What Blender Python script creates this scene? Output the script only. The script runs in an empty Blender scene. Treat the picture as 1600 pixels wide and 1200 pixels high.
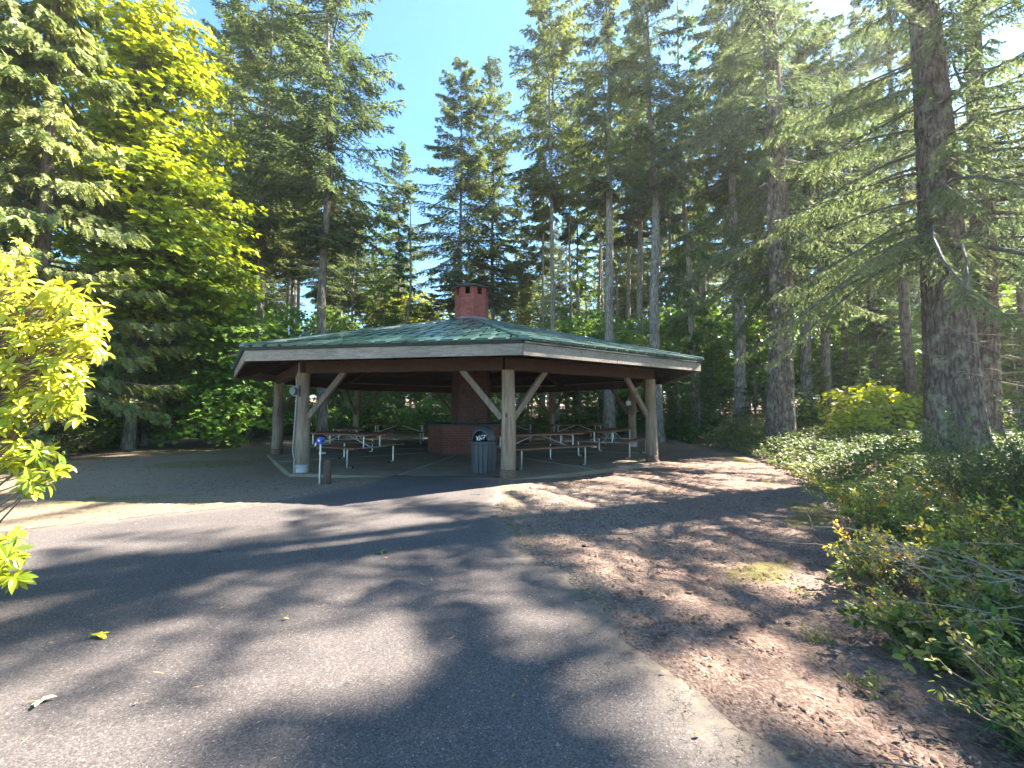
import bpy, bmesh, math, random
import numpy as np
from mathutils import Vector, Matrix
PI = math.pi
R = math.radians
sc = bpy.context.scene
C = sc.collection

# ------------------------------------------------------------------ camera, sky, sun, exposure
F, YH, HC = 658.0, 640.0, 1.4            # focal length in photo pixels, horizon row, eye height over the slab
cam_d = bpy.data.cameras.new('camera'); cam = bpy.data.objects.new('camera', cam_d); C.objects.link(cam)
cam_d.sensor_width = 36; cam_d.lens = 36 * F / 1600; cam_d.clip_start = .05; cam_d.clip_end = 1500
cam.location = (0, 0, HC); cam.rotation_euler = (R(90) + math.atan((YH - 600) / F), 0, 0)
sc.camera = cam

SUN_AZ, SUN_EL = R(24), R(41.5)            # azimuth measured from +X towards +Y
world = bpy.data.worlds.new('World'); sc.world = world; world.use_nodes = True
wn = world.node_tree; bg = wn.nodes['Background']
sky = wn.nodes.new('ShaderNodeTexSky'); sky.sky_type = 'NISHITA'; sky.sun_disc = False
sky.sun_elevation = SUN_EL; sky.sun_rotation = PI / 2 - SUN_AZ
sky.air_density = 1.0; sky.dust_density = .1; sky.ozone_density = 2.0
hs = wn.nodes.new('ShaderNodeMix'); hs.data_type = 'RGBA'; hs.blend_type = 'MULTIPLY'; hs.inputs[0].default_value = 1; hs.inputs[7].default_value = (.56, .83, .90, 1)
wn.links.new(sky.outputs[0], hs.inputs[6]); wn.links.new(hs.outputs[2], bg.inputs[0]); bg.inputs[1].default_value = .066
sun_d = bpy.data.lights.new('sun', 'SUN'); sun = bpy.data.objects.new('sun', sun_d); C.objects.link(sun)
sun_d.energy = 5.0; sun_d.angle = R(.55); sun_d.color = (1, .91, .78)
sd = Vector((math.cos(SUN_EL) * math.cos(SUN_AZ), math.cos(SUN_EL) * math.sin(SUN_AZ), math.sin(SUN_EL)))
sun.rotation_euler = sd.to_track_quat('Z', 'Y').to_euler()
sc.view_settings.view_transform = 'Standard'; sc.view_settings.look = 'None'
sc.view_settings.gamma = 1; sc.view_settings.exposure = 3.15; sc.view_settings.use_curve_mapping = False
sc.render.engine = 'CYCLES'
sc.cycles.max_bounces = 5; sc.cycles.diffuse_bounces = 3; sc.cycles.transmission_bounces = 3

# ------------------------------------------------------------------ helpers: objects and tags
def link(o):
    C.objects.link(o); return o
def tag(o, label=None, cat=None, group=None, kind=None):
    if label: o['label'] = label
    if cat: o['category'] = cat
    if group: o['group'] = group
    if kind: o['kind'] = kind
    return o
def empty(name, loc=(0, 0, 0), rz=0):
    o = bpy.data.objects.new(name, None); o.empty_display_size = .2
    o.location = loc; o.rotation_euler = (0, 0, rz); return link(o)
def copy_tree(o, parent=None):
    c = o.copy(); C.objects.link(c); c.parent = parent
    for ch in [x for x in C.objects if x.parent == o]:
        copy_tree(ch, c)
    return c

class MB:
    """collects polygons; build() links them as one mesh object"""
    def __init__(s): s.v = []; s.f = []; s.m = []; s.sm = []
    def add(s, vs, fs, mi=0, smooth=False):
        b = len(s.v); s.v += [tuple(v) for v in vs]
        for f in fs: s.f.append([b + i for i in f]); s.m.append(mi); s.sm.append(smooth)
    def box(s, c, size, rz=0, mi=0, M=None):
        x, y, z = [a / 2 for a in size]
        vs = [Vector((i * x, j * y, k * z)) for k in (-1, 1) for j in (-1, 1) for i in (-1, 1)]
        if M is None: M = Matrix.Translation(c) @ Matrix.Rotation(rz, 4, 'Z')
        s.add([M @ v for v in vs], [(0, 2, 3, 1), (4, 5, 7, 6), (0, 1, 5, 4), (2, 6, 7, 3), (0, 4, 6, 2), (1, 3, 7, 5)], mi)
    def beam(s, a, b, w, h, mi=0, up=(0, 0, 1)):
        a = Vector(a); b = Vector(b); d = (b - a); L = d.length; d.normalize()
        sd_ = d.cross(Vector(up)).normalized(); u = sd_.cross(d)
        M = Matrix((( *[sd_.x], d.x, u.x, 0), (sd_.y, d.y, u.y, 0), (sd_.z, d.z, u.z, 0), (0, 0, 0, 1)))
        M = Matrix.Translation((a + b) / 2) @ M
        s.box(None, (w, L, h), mi=mi, M=M)
    def tube(s, pts, rad, n=10, mi=0, cap=True, smooth=True):
        pts = [Vector(p) for p in pts]; rads = rad if hasattr(rad, '__len__') else [rad] * len(pts)
        vs = []; ref = None
        for i, p in enumerate(pts):
            t = (pts[min(i + 1, len(pts) - 1)] - pts[max(i - 1, 0)]).normalized()
            if ref is None: ref = Vector((0, 0, 1)) if abs(t.z) < .9 else Vector((1, 0, 0))
            a = t.cross(ref).normalized(); b = a.cross(t); ref = b
            for k in range(n):
                an = 2 * PI * k / n; vs.append(p + (a * math.cos(an) + b * math.sin(an)) * rads[i])
        fs = [(i * n + k, i * n + (k + 1) % n, (i + 1) * n + (k + 1) % n, (i + 1) * n + k) for i in range(len(pts) - 1) for k in range(n)]
        s.add(vs, fs, mi, smooth)
        if cap:
            s.add(vs[:n], [list(range(n))[::-1]], mi); s.add(vs[-n:], [list(range(n))], mi)
    def lathe(s, prof, n=24, c=(0, 0, 0), mi=0, smooth=True, ph=0):
        vs = [(c[0] + r * math.cos(ph + 2 * PI * k / n), c[1] + r * math.sin(ph + 2 * PI * k / n), c[2] + z) for r, z in prof for k in range(n)]
        fs = [(i * n + k, i * n + (k + 1) % n, (i + 1) * n + (k + 1) % n, (i + 1) * n + k) for i in range(len(prof) - 1) for k in range(n)]
        s.add(vs, fs, mi, smooth)
    def build(s, name, mats, parent=None, bevel=0):
        me = bpy.data.meshes.new(name); me.from_pydata(s.v, [], s.f)
        for m in (mats if isinstance(mats, (list, tuple)) else [mats]): me.materials.append(m)
        me.polygons.foreach_set('material_index', s.m); me.polygons.foreach_set('use_smooth', s.sm)
        if bevel:
            bm = bmesh.new(); bm.from_mesh(me)
            ed = [e for e in bm.edges if len(e.link_faces) == 2 and e.calc_face_angle(0) > .6]
            bmesh.ops.bevel(bm, geom=ed, offset=bevel, segments=1, affect='EDGES', clamp_overlap=True)
            bm.to_mesh(me); bm.free()
        me.update(); o = bpy.data.objects.new(name, me); o.parent = parent; return link(o)

def np_mesh(name, V, faces, mats, var=None, mi=None, smooth=False, attrs=None):
    """faces: list of integer arrays (n,k); var: per-face random value"""
    me = bpy.data.meshes.new(name); V = np.asarray(V, np.float32)
    me.vertices.add(len(V)); me.vertices.foreach_set('co', V.ravel())
    lv = np.concatenate([f.ravel() for f in faces]).astype(np.int32)
    tot = np.concatenate([np.full(len(f), f.shape[1]) for f in faces])
    st = np.concatenate([[0], np.cumsum(tot)[:-1]]).astype(np.int32)
    me.loops.add(len(lv)); me.loops.foreach_set('vertex_index', lv)
    me.polygons.add(len(tot)); me.polygons.foreach_set('loop_start', st)
    if mi is not None: me.polygons.foreach_set('material_index', np.asarray(mi, np.int32))
    me.polygons.foreach_set('use_smooth', np.full(len(tot), bool(smooth)))
    for m in (mats if isinstance(mats, (list, tuple)) else [mats]): me.materials.append(m)
    me.update(calc_edges=True); me.validate()
    if var is not None and len(me.polygons) == len(tot):
        a = me.attributes.new('var', 'FLOAT', 'FACE'); a.data.foreach_set('value', np.asarray(var, np.float32))
    for k, v in (attrs or {}).items():
        a = me.attributes.new(k, 'FLOAT', 'POINT'); a.data.foreach_set('value', np.asarray(v, np.float32))
    return me
def obj_of(me, name, parent=None):
    o = bpy.data.objects.new(name, me); o.parent = parent; return link(o)

def _h(i, j, s):
    n = (i * 374761393 + j * 668265263 + s * 1274126177) & 0xffffffff
    n = ((n ^ (n >> 13)) * 1274126177) & 0xffffffff
    return ((n ^ (n >> 16)) & 0xffff) / 65535.0
def vnoise(x, y, seed=0, per=None):
    x = np.asarray(x, float); y = np.asarray(y, float)
    i = np.floor(x).astype(np.int64); j = np.floor(y).astype(np.int64); fx = x - i; fy = y - j
    fx = fx * fx * (3 - 2 * fx); fy = fy * fy * (3 - 2 * fy)
    i0, i1 = (i % per, (i + 1) % per) if per else (i, i + 1)
    a = _h(i0, j, seed); b = _h(i1, j, seed); c = _h(i0, j + 1, seed); d = _h(i1, j + 1, seed)
    return (a * (1 - fx) + b * fx) * (1 - fy) + (c * (1 - fx) + d * fx) * fy
def sstep(a, b, x):
    t = np.clip((np.asarray(x, float) - a) / (b - a), 0, 1); return t * t * (3 - 2 * t)
def G(px, py, z=0.0):
    d = (HC - z) * F / (py - YH); return ((px - 800) / F * d, d)
def PX(px, d): return (px - 800) / F * d

# ------------------------------------------------------------------ materials
def mat(name):
    m = bpy.data.materials.new(name); m.use_nodes = True; nt = m.node_tree
    return m, nt, nt.nodes['Principled BSDF']
def N(nt, t, **k):
    n = nt.nodes.new(t)
    for a, b in k.items():
        if a.startswith('i_'): n.inputs[a[2:].replace('_', ' ')].default_value = b
        else: setattr(n, a, b)
    return n
def coords(nt, scale=(1, 1, 1), rot=(0, 0, 0)):
    t = N(nt, 'ShaderNodeTexCoord'); mp = N(nt, 'ShaderNodeMapping'); mp.inputs['Scale'].default_value = scale; mp.inputs['Rotation'].default_value = rot
    nt.links.new(t.outputs['Object'], mp.inputs[0]); return mp.outputs[0]
def noise(nt, vec, scale, detail=4, rough=.55, dist=0):
    n = N(nt, 'ShaderNodeTexNoise'); n.inputs['Scale'].default_value = scale; n.inputs['Detail'].default_value = detail
    n.inputs['Roughness'].default_value = rough; n.inputs['Distortion'].default_value = dist
    if vec is not None: nt.links.new(vec, n.inputs['Vector'])
    return n.outputs['Fac']
def ramp(nt, fac, stops, interp='LINEAR'):
    r = N(nt, 'ShaderNodeValToRGB'); cr = r.color_ramp; cr.interpolation = interp
    while len(cr.elements) < len(stops): cr.elements.new(.5)
    for e, (p, c) in zip(cr.elements, stops): e.position = p; e.color = (*c, 1) if len(c) == 3 else c
    nt.links.new(fac, r.inputs[0]); return r.outputs[0]
def mixc(nt, fac, a, b, mode='MIX'):
    m = N(nt, 'ShaderNodeMix', data_type='RGBA', blend_type=mode)
    for s, v in ((0, fac), (6, a), (7, b)):
        if hasattr(v, 'links'): nt.links.new(v, m.inputs[s])
        elif isinstance(v, (int, float)): m.inputs[s].default_value = v
        else: m.inputs[s].default_value = (*v, 1)
    return m.outputs[2]
def mth(nt, op, a, b=0.0):
    m = N(nt, 'ShaderNodeMath', operation=op)
    for s, v in ((0, a), (1, b)):
        if hasattr(v, 'links'): nt.links.new(v, m.inputs[s])
        else: m.inputs[s].default_value = v
    return m.outputs[0]
def bump(nt, bs, h, strength, dist=.02):
    b = N(nt, 'ShaderNodeBump'); b.inputs['Strength'].default_value = strength; b.inputs['Distance'].default_value = dist
    nt.links.new(h, b.inputs['Height']); nt.links.new(b.outputs[0], bs.inputs['Normal']); return b
def attr(nt, name): return N(nt, 'ShaderNodeAttribute', attribute_name=name).outputs['Fac']
def simple(name, col, rough=.6, metal=0, nscale=12, namp=.25, bmp=.1):
    m, nt, bs = mat(name); v = coords(nt); f = noise(nt, v, nscale, 5, .6)
    bs.inputs['Roughness'].default_value = rough; bs.inputs['Metallic'].default_value = metal
    lo = tuple(c * (1 - namp) for c in col); hi = tuple(min(1, c * (1 + namp)) for c in col)
    nt.links.new(ramp(nt, f, [(.3, lo), (.7, hi)]), bs.inputs['Base Color'])
    if bmp: bump(nt, bs, f, bmp, .01)
    return m
def foliage(name, cols, trans=.35, rough=.5, spec=.3, tint=(1.2, 1.2, .65)):
    """cols: list of natural leaf colours picked per leaf by 'var' and varied per plant"""
    m, nt, bs = mat(name)
    v = attr(nt, 'var'); oi = N(nt, 'ShaderNodeObjectInfo').outputs['Random']
    n = len(cols); c = ramp(nt, v, [((i + .5) / n, k) for i, k in enumerate(cols)])
    ob = ramp(nt, oi, [(0, (.8, .86, .9)), (1, (1.2, 1.12, .95))])
    c = mixc(nt, 1.0, c, ob, 'MULTIPLY')
    bs.inputs['Roughness'].default_value = rough; bs.inputs['Specular IOR Level'].default_value = spec
    nt.links.new(c, bs.inputs['Base Color'])
    tr = N(nt, 'ShaderNodeBsdfTranslucent'); nt.links.new(mixc(nt, 1.0, c, tint, 'MULTIPLY'), tr.inputs[0])
    mx = N(nt, 'ShaderNodeMixShader'); mx.inputs[0].default_value = trans
    nt.links.new(bs.outputs[0], mx.inputs[1]); nt.links.new(tr.outputs[0], mx.inputs[2])
    nt.links.new(mx.outputs[0], nt.nodes['Material Output'].inputs[0]); return m
def bark(name, dark, mid, light, lichen, k=1.0, sx=9):
    m, nt, bs = mat(name); v = coords(nt, (sx * k, sx * k, 1.5 * k))
    f = noise(nt, v, 1.6, 7, .65, .6); vo = N(nt, 'ShaderNodeTexVoronoi', feature='DISTANCE_TO_EDGE'); vo.inputs['Scale'].default_value = 1.1
    nt.links.new(v, vo.inputs['Vector'])
    nt.links.new(mixc(nt, .22, v, N(nt, 'ShaderNodeTexNoise', i_Scale=3.0, i_Detail=5.0).outputs['Color'], 'ADD'), vo.inputs['Vector'])
    h = mth(nt, 'ADD', mth(nt, 'MULTIPLY', ramp(nt, vo.outputs[0], [(0, (0, 0, 0)), (.3, (1, 1, 1))]), .28), f)
    c = ramp(nt, h, [(.38, dark), (.66, mid), (.95, light)])
    lf = noise(nt, coords(nt, (1, 1, .8)), 3.2, 6, .7); c = mixc(nt, ramp(nt, lf, [(.52, (0, 0, 0)), (.66, (1, 1, 1))]), c, lichen)
    oi = N(nt, 'ShaderNodeObjectInfo').outputs['Random']
    c = mixc(nt, 1.0, c, ramp(nt, oi, [(0, (.85, .85, .88)), (1, (1.2, 1.15, 1.1))]), 'MULTIPLY')
    nt.links.new(c, bs.inputs['Base Color']); bs.inputs['Roughness'].default_value = .9; bs.inputs['Specular IOR Level'].default_value = .15
    bump(nt, bs, h, .9, .05); return m
def wood(name, dark, light, axis=0, scale=1, rough=.75, knots=True):
    m, nt, bs = mat(name)
    s = [14 * scale] * 3; s[axis] = .9 * scale
    v = coords(nt, tuple(s)); f = noise(nt, v, 2.0, 6, .6, .8); g = noise(nt, coords(nt), 1.1, 3)
    c = ramp(nt, f, [(.3, dark), (.7, light)]); c = mixc(nt, ramp(nt, g, [(.35, (.0, .0, .0)), (.7, (.45, .45, .45))]), c, tuple(a * .6 for a in dark))
    if knots:
        ks = [3.] * 3; ks[axis] = 1.3; vo = N(nt, 'ShaderNodeTexVoronoi'); vo.inputs['Scale'].default_value = 1
        nt.links.new(coords(nt, tuple(ks)), vo.inputs['Vector'])
        c = mixc(nt, ramp(nt, vo.outputs[0], [(.0, (1, 1, 1)), (.06, (.8, .8, .8)), (.1, (0, 0, 0))]), c, tuple(a * .3 for a in dark))
    nt.links.new(c, bs.inputs['Base Color']); bs.inputs['Roughness'].default_value = rough
    bs.inputs['Specular IOR Level'].default_value = .3; bump(nt, bs, f, .45, .01); return m

M = {}
M['needle'] = foliage('fir_needles', [(.07, .095, .04), (.10, .135, .052), (.14, .18, .07), (.20, .225, .10)], .52, .6, .25)
M['needle_near'] = foliage('near_fir_needles', [(.08, .11, .06), (.11, .145, .075), (.15, .185, .095), (.20, .22, .15)], .55, .65, .2, (1.05, 1.12, .85))
M['needle_young'] = foliage('young_hemlock_needles', [(.06, .12, .035), (.095, .17, .045), (.14, .22, .06)], .4, .55, .3)
M['cedar'] = foliage('cedar_sprays', [(.11, .15, .05), (.155, .20, .07), (.21, .25, .09), (.27, .30, .13)], .45, .5, .4)
M['maple'] = foliage('maple_leaves', [(.12, .19, .02), (.19, .27, .024), (.28, .35, .026), (.36, .41, .035)], .45, .45, .35, (1.3, 1.2, .4))
M['vine'] = foliage('vine_maple_leaves', [(.07, .16, .028), (.11, .22, .035), (.16, .29, .045), (.22, .34, .06)], .42, .45, .4, (1.2, 1.2, .5))
M['salal'] = foliage('salal_leaves', [(.05, .09, .025), (.08, .13, .035), (.13, .18, .045), (.21, .24, .05), (.26, .22, .08)], .35, .5, .22)
M['rhodo'] = foliage('rhododendron_leaves', [(.14, .21, .02), (.30, .36, .02), (.46, .47, .03), (.58, .54, .05)], .4, .35, .5, (1.25, 1.15, .35))
M['fern'] = foliage('fern_fronds', [(.04, .10, .03), (.06, .14, .035), (.09, .17, .05)], .35, .5, .3)
M['bush'] = foliage('huckleberry_leaves', [(.07, .13, .025), (.14, .20, .03), (.30, .33, .045), (.46, .42, .07), (.32, .16, .07)], .4, .4, .45, (1.25, 1.15, .4))
M['dark_bush'] = foliage('broom_leaves', [(.055, .085, .03), (.085, .125, .04), (.14, .17, .055)], .35, .5, .4)
M['bark'] = bark('fir_bark', (.07, .055, .045), (.19, .155, .132), (.33, .285, .245), (.25, .25, .18), .9)
M['bark_near'] = bark('old_fir_bark', (.045, .033, .027), (.135, .102, .085), (.24, .20, .168), (.27, .255, .18), 1.5, 6)
M['bark_thin'] = bark('slender_bark', (.09, .075, .062), (.25, .22, .19), (.42, .38, .33), (.32, .32, .24), 1.2)
M['limb'] = simple('limb_bark', (.10, .085, .072), .9, 0, 20, .4, .2)
M['dead'] = simple('dead_twig', (.23, .18, .13), .85, 0, 20, .4, .1)
M['twig'] = simple('green_brown_twig', (.17, .13, .08), .8, 0, 20, .35, .1)
M['log'] = wood('log_post_wood', (.13, .09, .062), (.34, .265, .195), 2, 1)
M['fascia'] = wood('weathered_fascia', (.17, .138, .11), (.36, .305, .25), 0, 1)
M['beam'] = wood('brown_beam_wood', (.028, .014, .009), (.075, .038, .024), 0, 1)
M['brace'] = wood('brace_wood', (.11, .08, .058), (.24, .19, .145), 2, 1)
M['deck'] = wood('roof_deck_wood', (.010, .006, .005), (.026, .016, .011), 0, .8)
M['table'] = wood('stained_table_wood', (.12, .05, .028), (.25, .12, .07), 0, 1, .55)
M['stump'] = wood('stub_log_wood', (.06, .035, .025), (.13, .085, .06), 2, 1)
M['steel'] = simple('galvanised_steel', (.48, .50, .51), .38, .85, 30, .12, .03)
M['black'] = simple('black_metal', (.025, .025, .028), .5, .3, 20, .3, .03)
M['grey_plastic'] = simple('grey_plastic', (.05, .057, .068), .5, 0, 30, .15, .03)
M['grey_box'] = simple('grey_electrical_box', (.10, .105, .11), .5, .3, 20, .15, .03)
M['blue'] = simple('blue_enamel', (.015, .07, .42), .4, 0, 30, .15, .03)
M['rust'] = simple('rusty_collar', (.14, .085, .055), .85, .1, 16, .4, .2)
M['collar'] = simple('pale_steel_collar', (.36, .36, .34), .6, .4, 10, .3, .08)
M['white'] = simple('white_plastic', (.7, .72, .75), .5, 0, 10, .08, .02)
M['cap'] = simple('dark_chimney_cap', (.045, .045, .042), .7, .2, 12, .4, .1)
M['stone'] = simple('gravel_stone', (.20, .172, .145), .8, 0, 40, .5, .2)
M['chip'] = simple('bark_chip', (.115, .062, .043), .9, 0, 30, .6, .2)
M['straw'] = simple('dry_needle', (.30, .19, .10), .85, 0, 30, .4, 0)
M['leaf_lit'] = simple('fallen_leaf', (.60, .50, .04), .6, 0, 30, .3, .05)
M['leaf_pale'] = simple('pale_fallen_leaf', (.62, .56, .28), .6, 0, 30, .3, .05)
M['leaf_green'] = simple('green_fallen_leaf', (.08, .13, .035), .6, 0, 30, .3, .05)

def m_roof():
    m, nt, bs = mat('green_metal_roof'); v = coords(nt, (1, 1, 1)); f = noise(nt, v, 1.3, 5, .6); g = noise(nt, v, 9, 5, .7)
    c = ramp(nt, f, [(.3, (.010, .052, .042)), (.7, (.016, .075, .061))])
    c = mixc(nt, ramp(nt, g, [(.6, (0, 0, 0)), (.8, (.25, .25, .25))]), c, (.10, .15, .12))
    nt.links.new(c, bs.inputs['Base Color']); bs.inputs['Metallic'].default_value = .25
    nt.links.new(ramp(nt, g, [(.3, (.30, .30, .30)), (.7, (.38, .38, .38))]), bs.inputs['Roughness'])
    bs.inputs['Specular IOR Level'].default_value = 1.0; bs.inputs['Coat Weight'].default_value = .3; bs.inputs['Coat Roughness'].default_value = .3
    bump(nt, bs, g, .05, .01); return m
M['roof'] = m_roof(); M['drip'] = simple('dark_green_trim', (.006, .02, .017), .8, 0, 10, .2, .02)
def m_brick(name, a, b, mortar, sc_=1):
    m, nt, bs = mat(name); uv = N(nt, 'ShaderNodeUVMap', uv_map='UVMap')
    br = N(nt, 'ShaderNodeTexBrick'); nt.links.new(uv.outputs[0], br.inputs['Vector'])
    br.inputs['Scale'].default_value = 1; br.inputs['Brick Width'].default_value = .22; br.inputs['Row Height'].default_value = .075
    br.inputs['Mortar Size'].default_value = .006; br.inputs['Color1'].default_value = (*a, 1); br.inputs['Color2'].default_value = (*b, 1)
    br.inputs['Mortar'].default_value = (*mortar, 1); br.inputs['Mortar Smooth'].default_value = .2
    f = noise(nt, coords(nt), 7, 5, .7)
    c = mixc(nt, 1.0, br.outputs['Color'], ramp(nt, f, [(.3, (.6, .58, .58)), (.7, (1.25, 1.2, 1.2))]), 'MULTIPLY')
    nt.links.new(c, bs.inputs['Base Color']); bs.inputs['Roughness'].default_value = .85
    h = mth(nt, 'SUBTRACT', mth(nt, 'MULTIPLY', f, .3), br.outputs['Fac']); bump(nt, bs, h, .6, .008); return m
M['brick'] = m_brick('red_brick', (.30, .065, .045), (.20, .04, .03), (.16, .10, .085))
M['brick_dark'] = m_brick('column_brick', (.105, .04, .034), (.06, .026, .024), (.13, .11, .10))  # much darker, browner brick for the column
def m_concrete():
    m, nt, bs = mat('concrete'); v = coords(nt); f = noise(nt, v, .9, 6, .65); g = noise(nt, v, 60, 3, .6)
    c = ramp(nt, f, [(.3, (.13, .098, .062)), (.55, (.21, .165, .11)), (.75, (.27, .22, .155))])
    c = mixc(nt, 1.0, c, ramp(nt, g, [(.3, (.82, .82, .82)), (.7, (1.12, 1.12, 1.12))]), 'MULTIPLY')
    nt.links.new(c, bs.inputs['Base Color']); bs.inputs['Roughness'].default_value = .8; bump(nt, bs, g, .15, .005); return m
M['concrete'] = m_concrete()
M['joint'] = simple('joint_strip', (.42, .38, .30), .8, 0, 20, .3, .1)
def m_asphalt():
    m, nt, bs = mat('asphalt'); v = coords(nt)
    vo = N(nt, 'ShaderNodeTexVoronoi'); vo.inputs['Scale'].default_value = 150; nt.links.new(v, vo.inputs['Vector'])
    vo2 = N(nt, 'ShaderNodeTexVoronoi'); vo2.inputs['Scale'].default_value = 60; nt.links.new(v, vo2.inputs['Vector'])
    f = noise(nt, v, .8, 5, .6); g = noise(nt, v, 320, 2, .5)
    sep = N(nt, 'ShaderNodeSeparateColor'); nt.links.new(vo.outputs['Color'], sep.inputs[0])
    c = ramp(nt, sep.outputs[0], [(0, (.045, .039, .038)), (.45, (.078, .068, .065)), (.8, (.10, .088, .083)), (.97, (.125, .112, .106)), (1, (.21, .195, .185))])
    sep2 = N(nt, 'ShaderNodeSeparateColor'); nt.links.new(vo2.outputs['Color'], sep2.inputs[0])
    spk = mth(nt, 'MULTIPLY', mth(nt, 'GREATER_THAN', sep2.outputs[1], .955), mth(nt, 'LESS_THAN', vo2.outputs[0], .14))
    c = mixc(nt, spk, c, (.38, .36, .34))
    c = mixc(nt, 1.0, c, ramp(nt, f, [(.3, (.8, .8, .82)), (.7, (1.22, 1.18, 1.15))]), 'MULTIPLY')
    e = attr(nt, 'edge'); n2 = noise(nt, v, 14, 5, .7)
    dirt = mth(nt, 'MULTIPLY', e, ramp(nt, n2, [(.35, (0, 0, 0)), (.6, (1, 1, 1))])); c = mixc(nt, dirt, c, (.16, .13, .10))
    cn = noise(nt, v, 1.1, 8, .62, .4); cr_ = mth(nt, 'LESS_THAN', mth(nt, 'ABSOLUTE', mth(nt, 'SUBTRACT', cn, .5)), .0022)
    cm_ = mth(nt, 'MULTIPLY', cr_, ramp(nt, mth(nt, 'ADD', e, noise(nt, v, .6, 2)), [(.55, (0, 0, 0)), (.62, (.9, .9, .9))])); c = mixc(nt, cm_, c, (.018, .016, .015))
    st = noise(nt, v, .35, 3, .5); c = mixc(nt, ramp(nt, st, [(.56, (0, 0, 0)), (.64, (.30, .30, .30))]), c, (.04, .037, .036))
    nt.links.new(c, bs.inputs['Base Color']); bs.inputs['Roughness'].default_value = .85; bs.inputs['Specular IOR Level'].default_value = .3
    h = mth(nt, 'ADD', mth(nt, 'MULTIPLY', vo.outputs[0], -1.0), mth(nt, 'MULTIPLY', g, .4)); bump(nt, bs, h, .35, .004); return m
M['asphalt'] = m_asphalt()
def m_ground():
    m, nt, bs = mat('ground'); v = coords(nt)
    f = noise(nt, v, 1.3, 6, .65); g = noise(nt, v, 38, 6, .75); g2 = noise(nt, v, 9, 6, .7)
    vo = N(nt, 'ShaderNodeTexVoronoi'); vo.inputs['Scale'].default_value = 55; nt.links.new(v, vo.inputs['Vector'])
    sp = N(nt, 'ShaderNodeSeparateColor'); nt.links.new(vo.outputs['Color'], sp.inputs[0])
    mulch = ramp(nt, g, [(.3, (.040, .023, .018)), (.45, (.135, .088, .068)), (.57, (.235, .17, .137)), (.7, (.38, .315, .265))])
    mulch = mixc(nt, ramp(nt, g2, [(.45, (0, 0, 0)), (.7, (.6, .6, .6))]), mulch, (.20, .135, .10))
    grav = ramp(nt, sp.outputs[0], [(0, (.07, .058, .045)), (.5, (.145, .122, .098)), (.85, (.22, .19, .16)), (1, (.36, .33, .29))])
    dirt = ramp(nt, g, [(.3, (.12, .085, .055)), (.55, (.235, .175, .118)), (.75, (.32, .25, .18))])
    moss = ramp(nt, g, [(.3, (.075, .068, .02)), (.6, (.165, .145, .045)), (.8, (.27, .23, .09))])
    jit = mth(nt, 'MULTIPLY', mth(nt, 'SUBTRACT', g2, .5), 1.3)
    def msk(name, lo=.35, hi=.65): return ramp(nt, mth(nt, 'ADD', attr(nt, name), jit), [(lo, (0, 0, 0)), (hi, (1, 1, 1))])
    c = mixc(nt, msk('mulch'), dirt, mulch); c = mixc(nt, msk('moss'), c, moss); c = mixc(nt, msk('gravel'), c, grav)
    nt.links.new(c, bs.inputs['Base Color']); bs.inputs['Roughness'].default_value = .95; bs.inputs['Specular IOR Level'].default_value = .15
    h = mth(nt, 'ADD', g, mth(nt, 'MULTIPLY', vo.outputs[0], .4)); bump(nt, bs, h, .9, .02); return m
M['ground'] = m_ground()

# ------------------------------------------------------------------ layout of the shelter
CX, CY, RP, PHI = -1.433, 14.77, 6.163, -1.35
OV, ZB, ZF = 1.262, 2.222, 2.372
def oct(Rr, k, z=0.0): a = PHI + k * PI / 4; return Vector((CX + Rr * math.cos(a), CY + Rr * math.sin(a), z))

ASPH = np.array([(-2.55, 9.0), (-2.75, 8.3), (-2.85, 7.7), (-3.55, 6.68), (-4.4, 5.85), (-5.9, 4.95), (-9.5, 4.2), (-16, 3.6), (-30, 3.2), (-30, -8), (3.4, -8), (2.6, -2), (1.62, .6), (1.17, 1.71), (1.0, 2.09), (.76, 2.49), (.48, 3.48), (.03, 4.39), (-.19, 6.1), (-.2, 7.6), (-.22, 9.0)])
VEG = np.array([(1.9, -3), (1.5, .5), (1.65, 1.65), (2.05, 2.56), (2.6, 3.6), (3.3, 4.5), (4.6, 5.6), (5.9, 8.6), (7.0, 11.8), (7.7, 15.0), (7.4, 18.5), (8.0, 21), (4, 23.4), (-3, 23.8), (-10, 23.5), (-17, 22.5), (-15.5, 17), (-13.5, 13.2), (-13.5, 10), (-17, 8.5), (-60, 8.0), (-60, 120), (80, 120), (80, -8), (2.6, -8)])
def seg_dist(P, x, y):
    x = np.asarray(x, float); y = np.asarray(y, float); best = np.full(x.shape, 1e9)
    for i in range(len(P)):
        a = P[i]; b = P[(i + 1) % len(P)]; ab = b - a
        t = np.clip(((x - a[0]) * ab[0] + (y - a[1]) * ab[1]) / (ab @ ab), 0, 1)
        best = np.minimum(best, np.hypot(x - a[0] - t * ab[0], y - a[1] - t * ab[1]))
    return best
def inside(P, x, y):
    x = np.asarray(x, float); y = np.asarray(y, float); c = np.zeros(x.shape, bool); n = len(P)
    for i in range(n):
        x1, y1 = P[i]; x2, y2 = P[(i + 1) % n]
        if y1 == y2: continue
        c ^= ((y1 > y) != (y2 > y)) & (x < (x2 - x1) * (y - y1) / (y2 - y1) + x1)
    return c
def sdist(P, x, y):                                  # negative inside
    return seg_dist(P, x, y) * np.where(inside(P, x, y), -1, 1)
SLABP = np.array([tuple(oct(RP + .27, k).xy) for k in range(8)])
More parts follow.
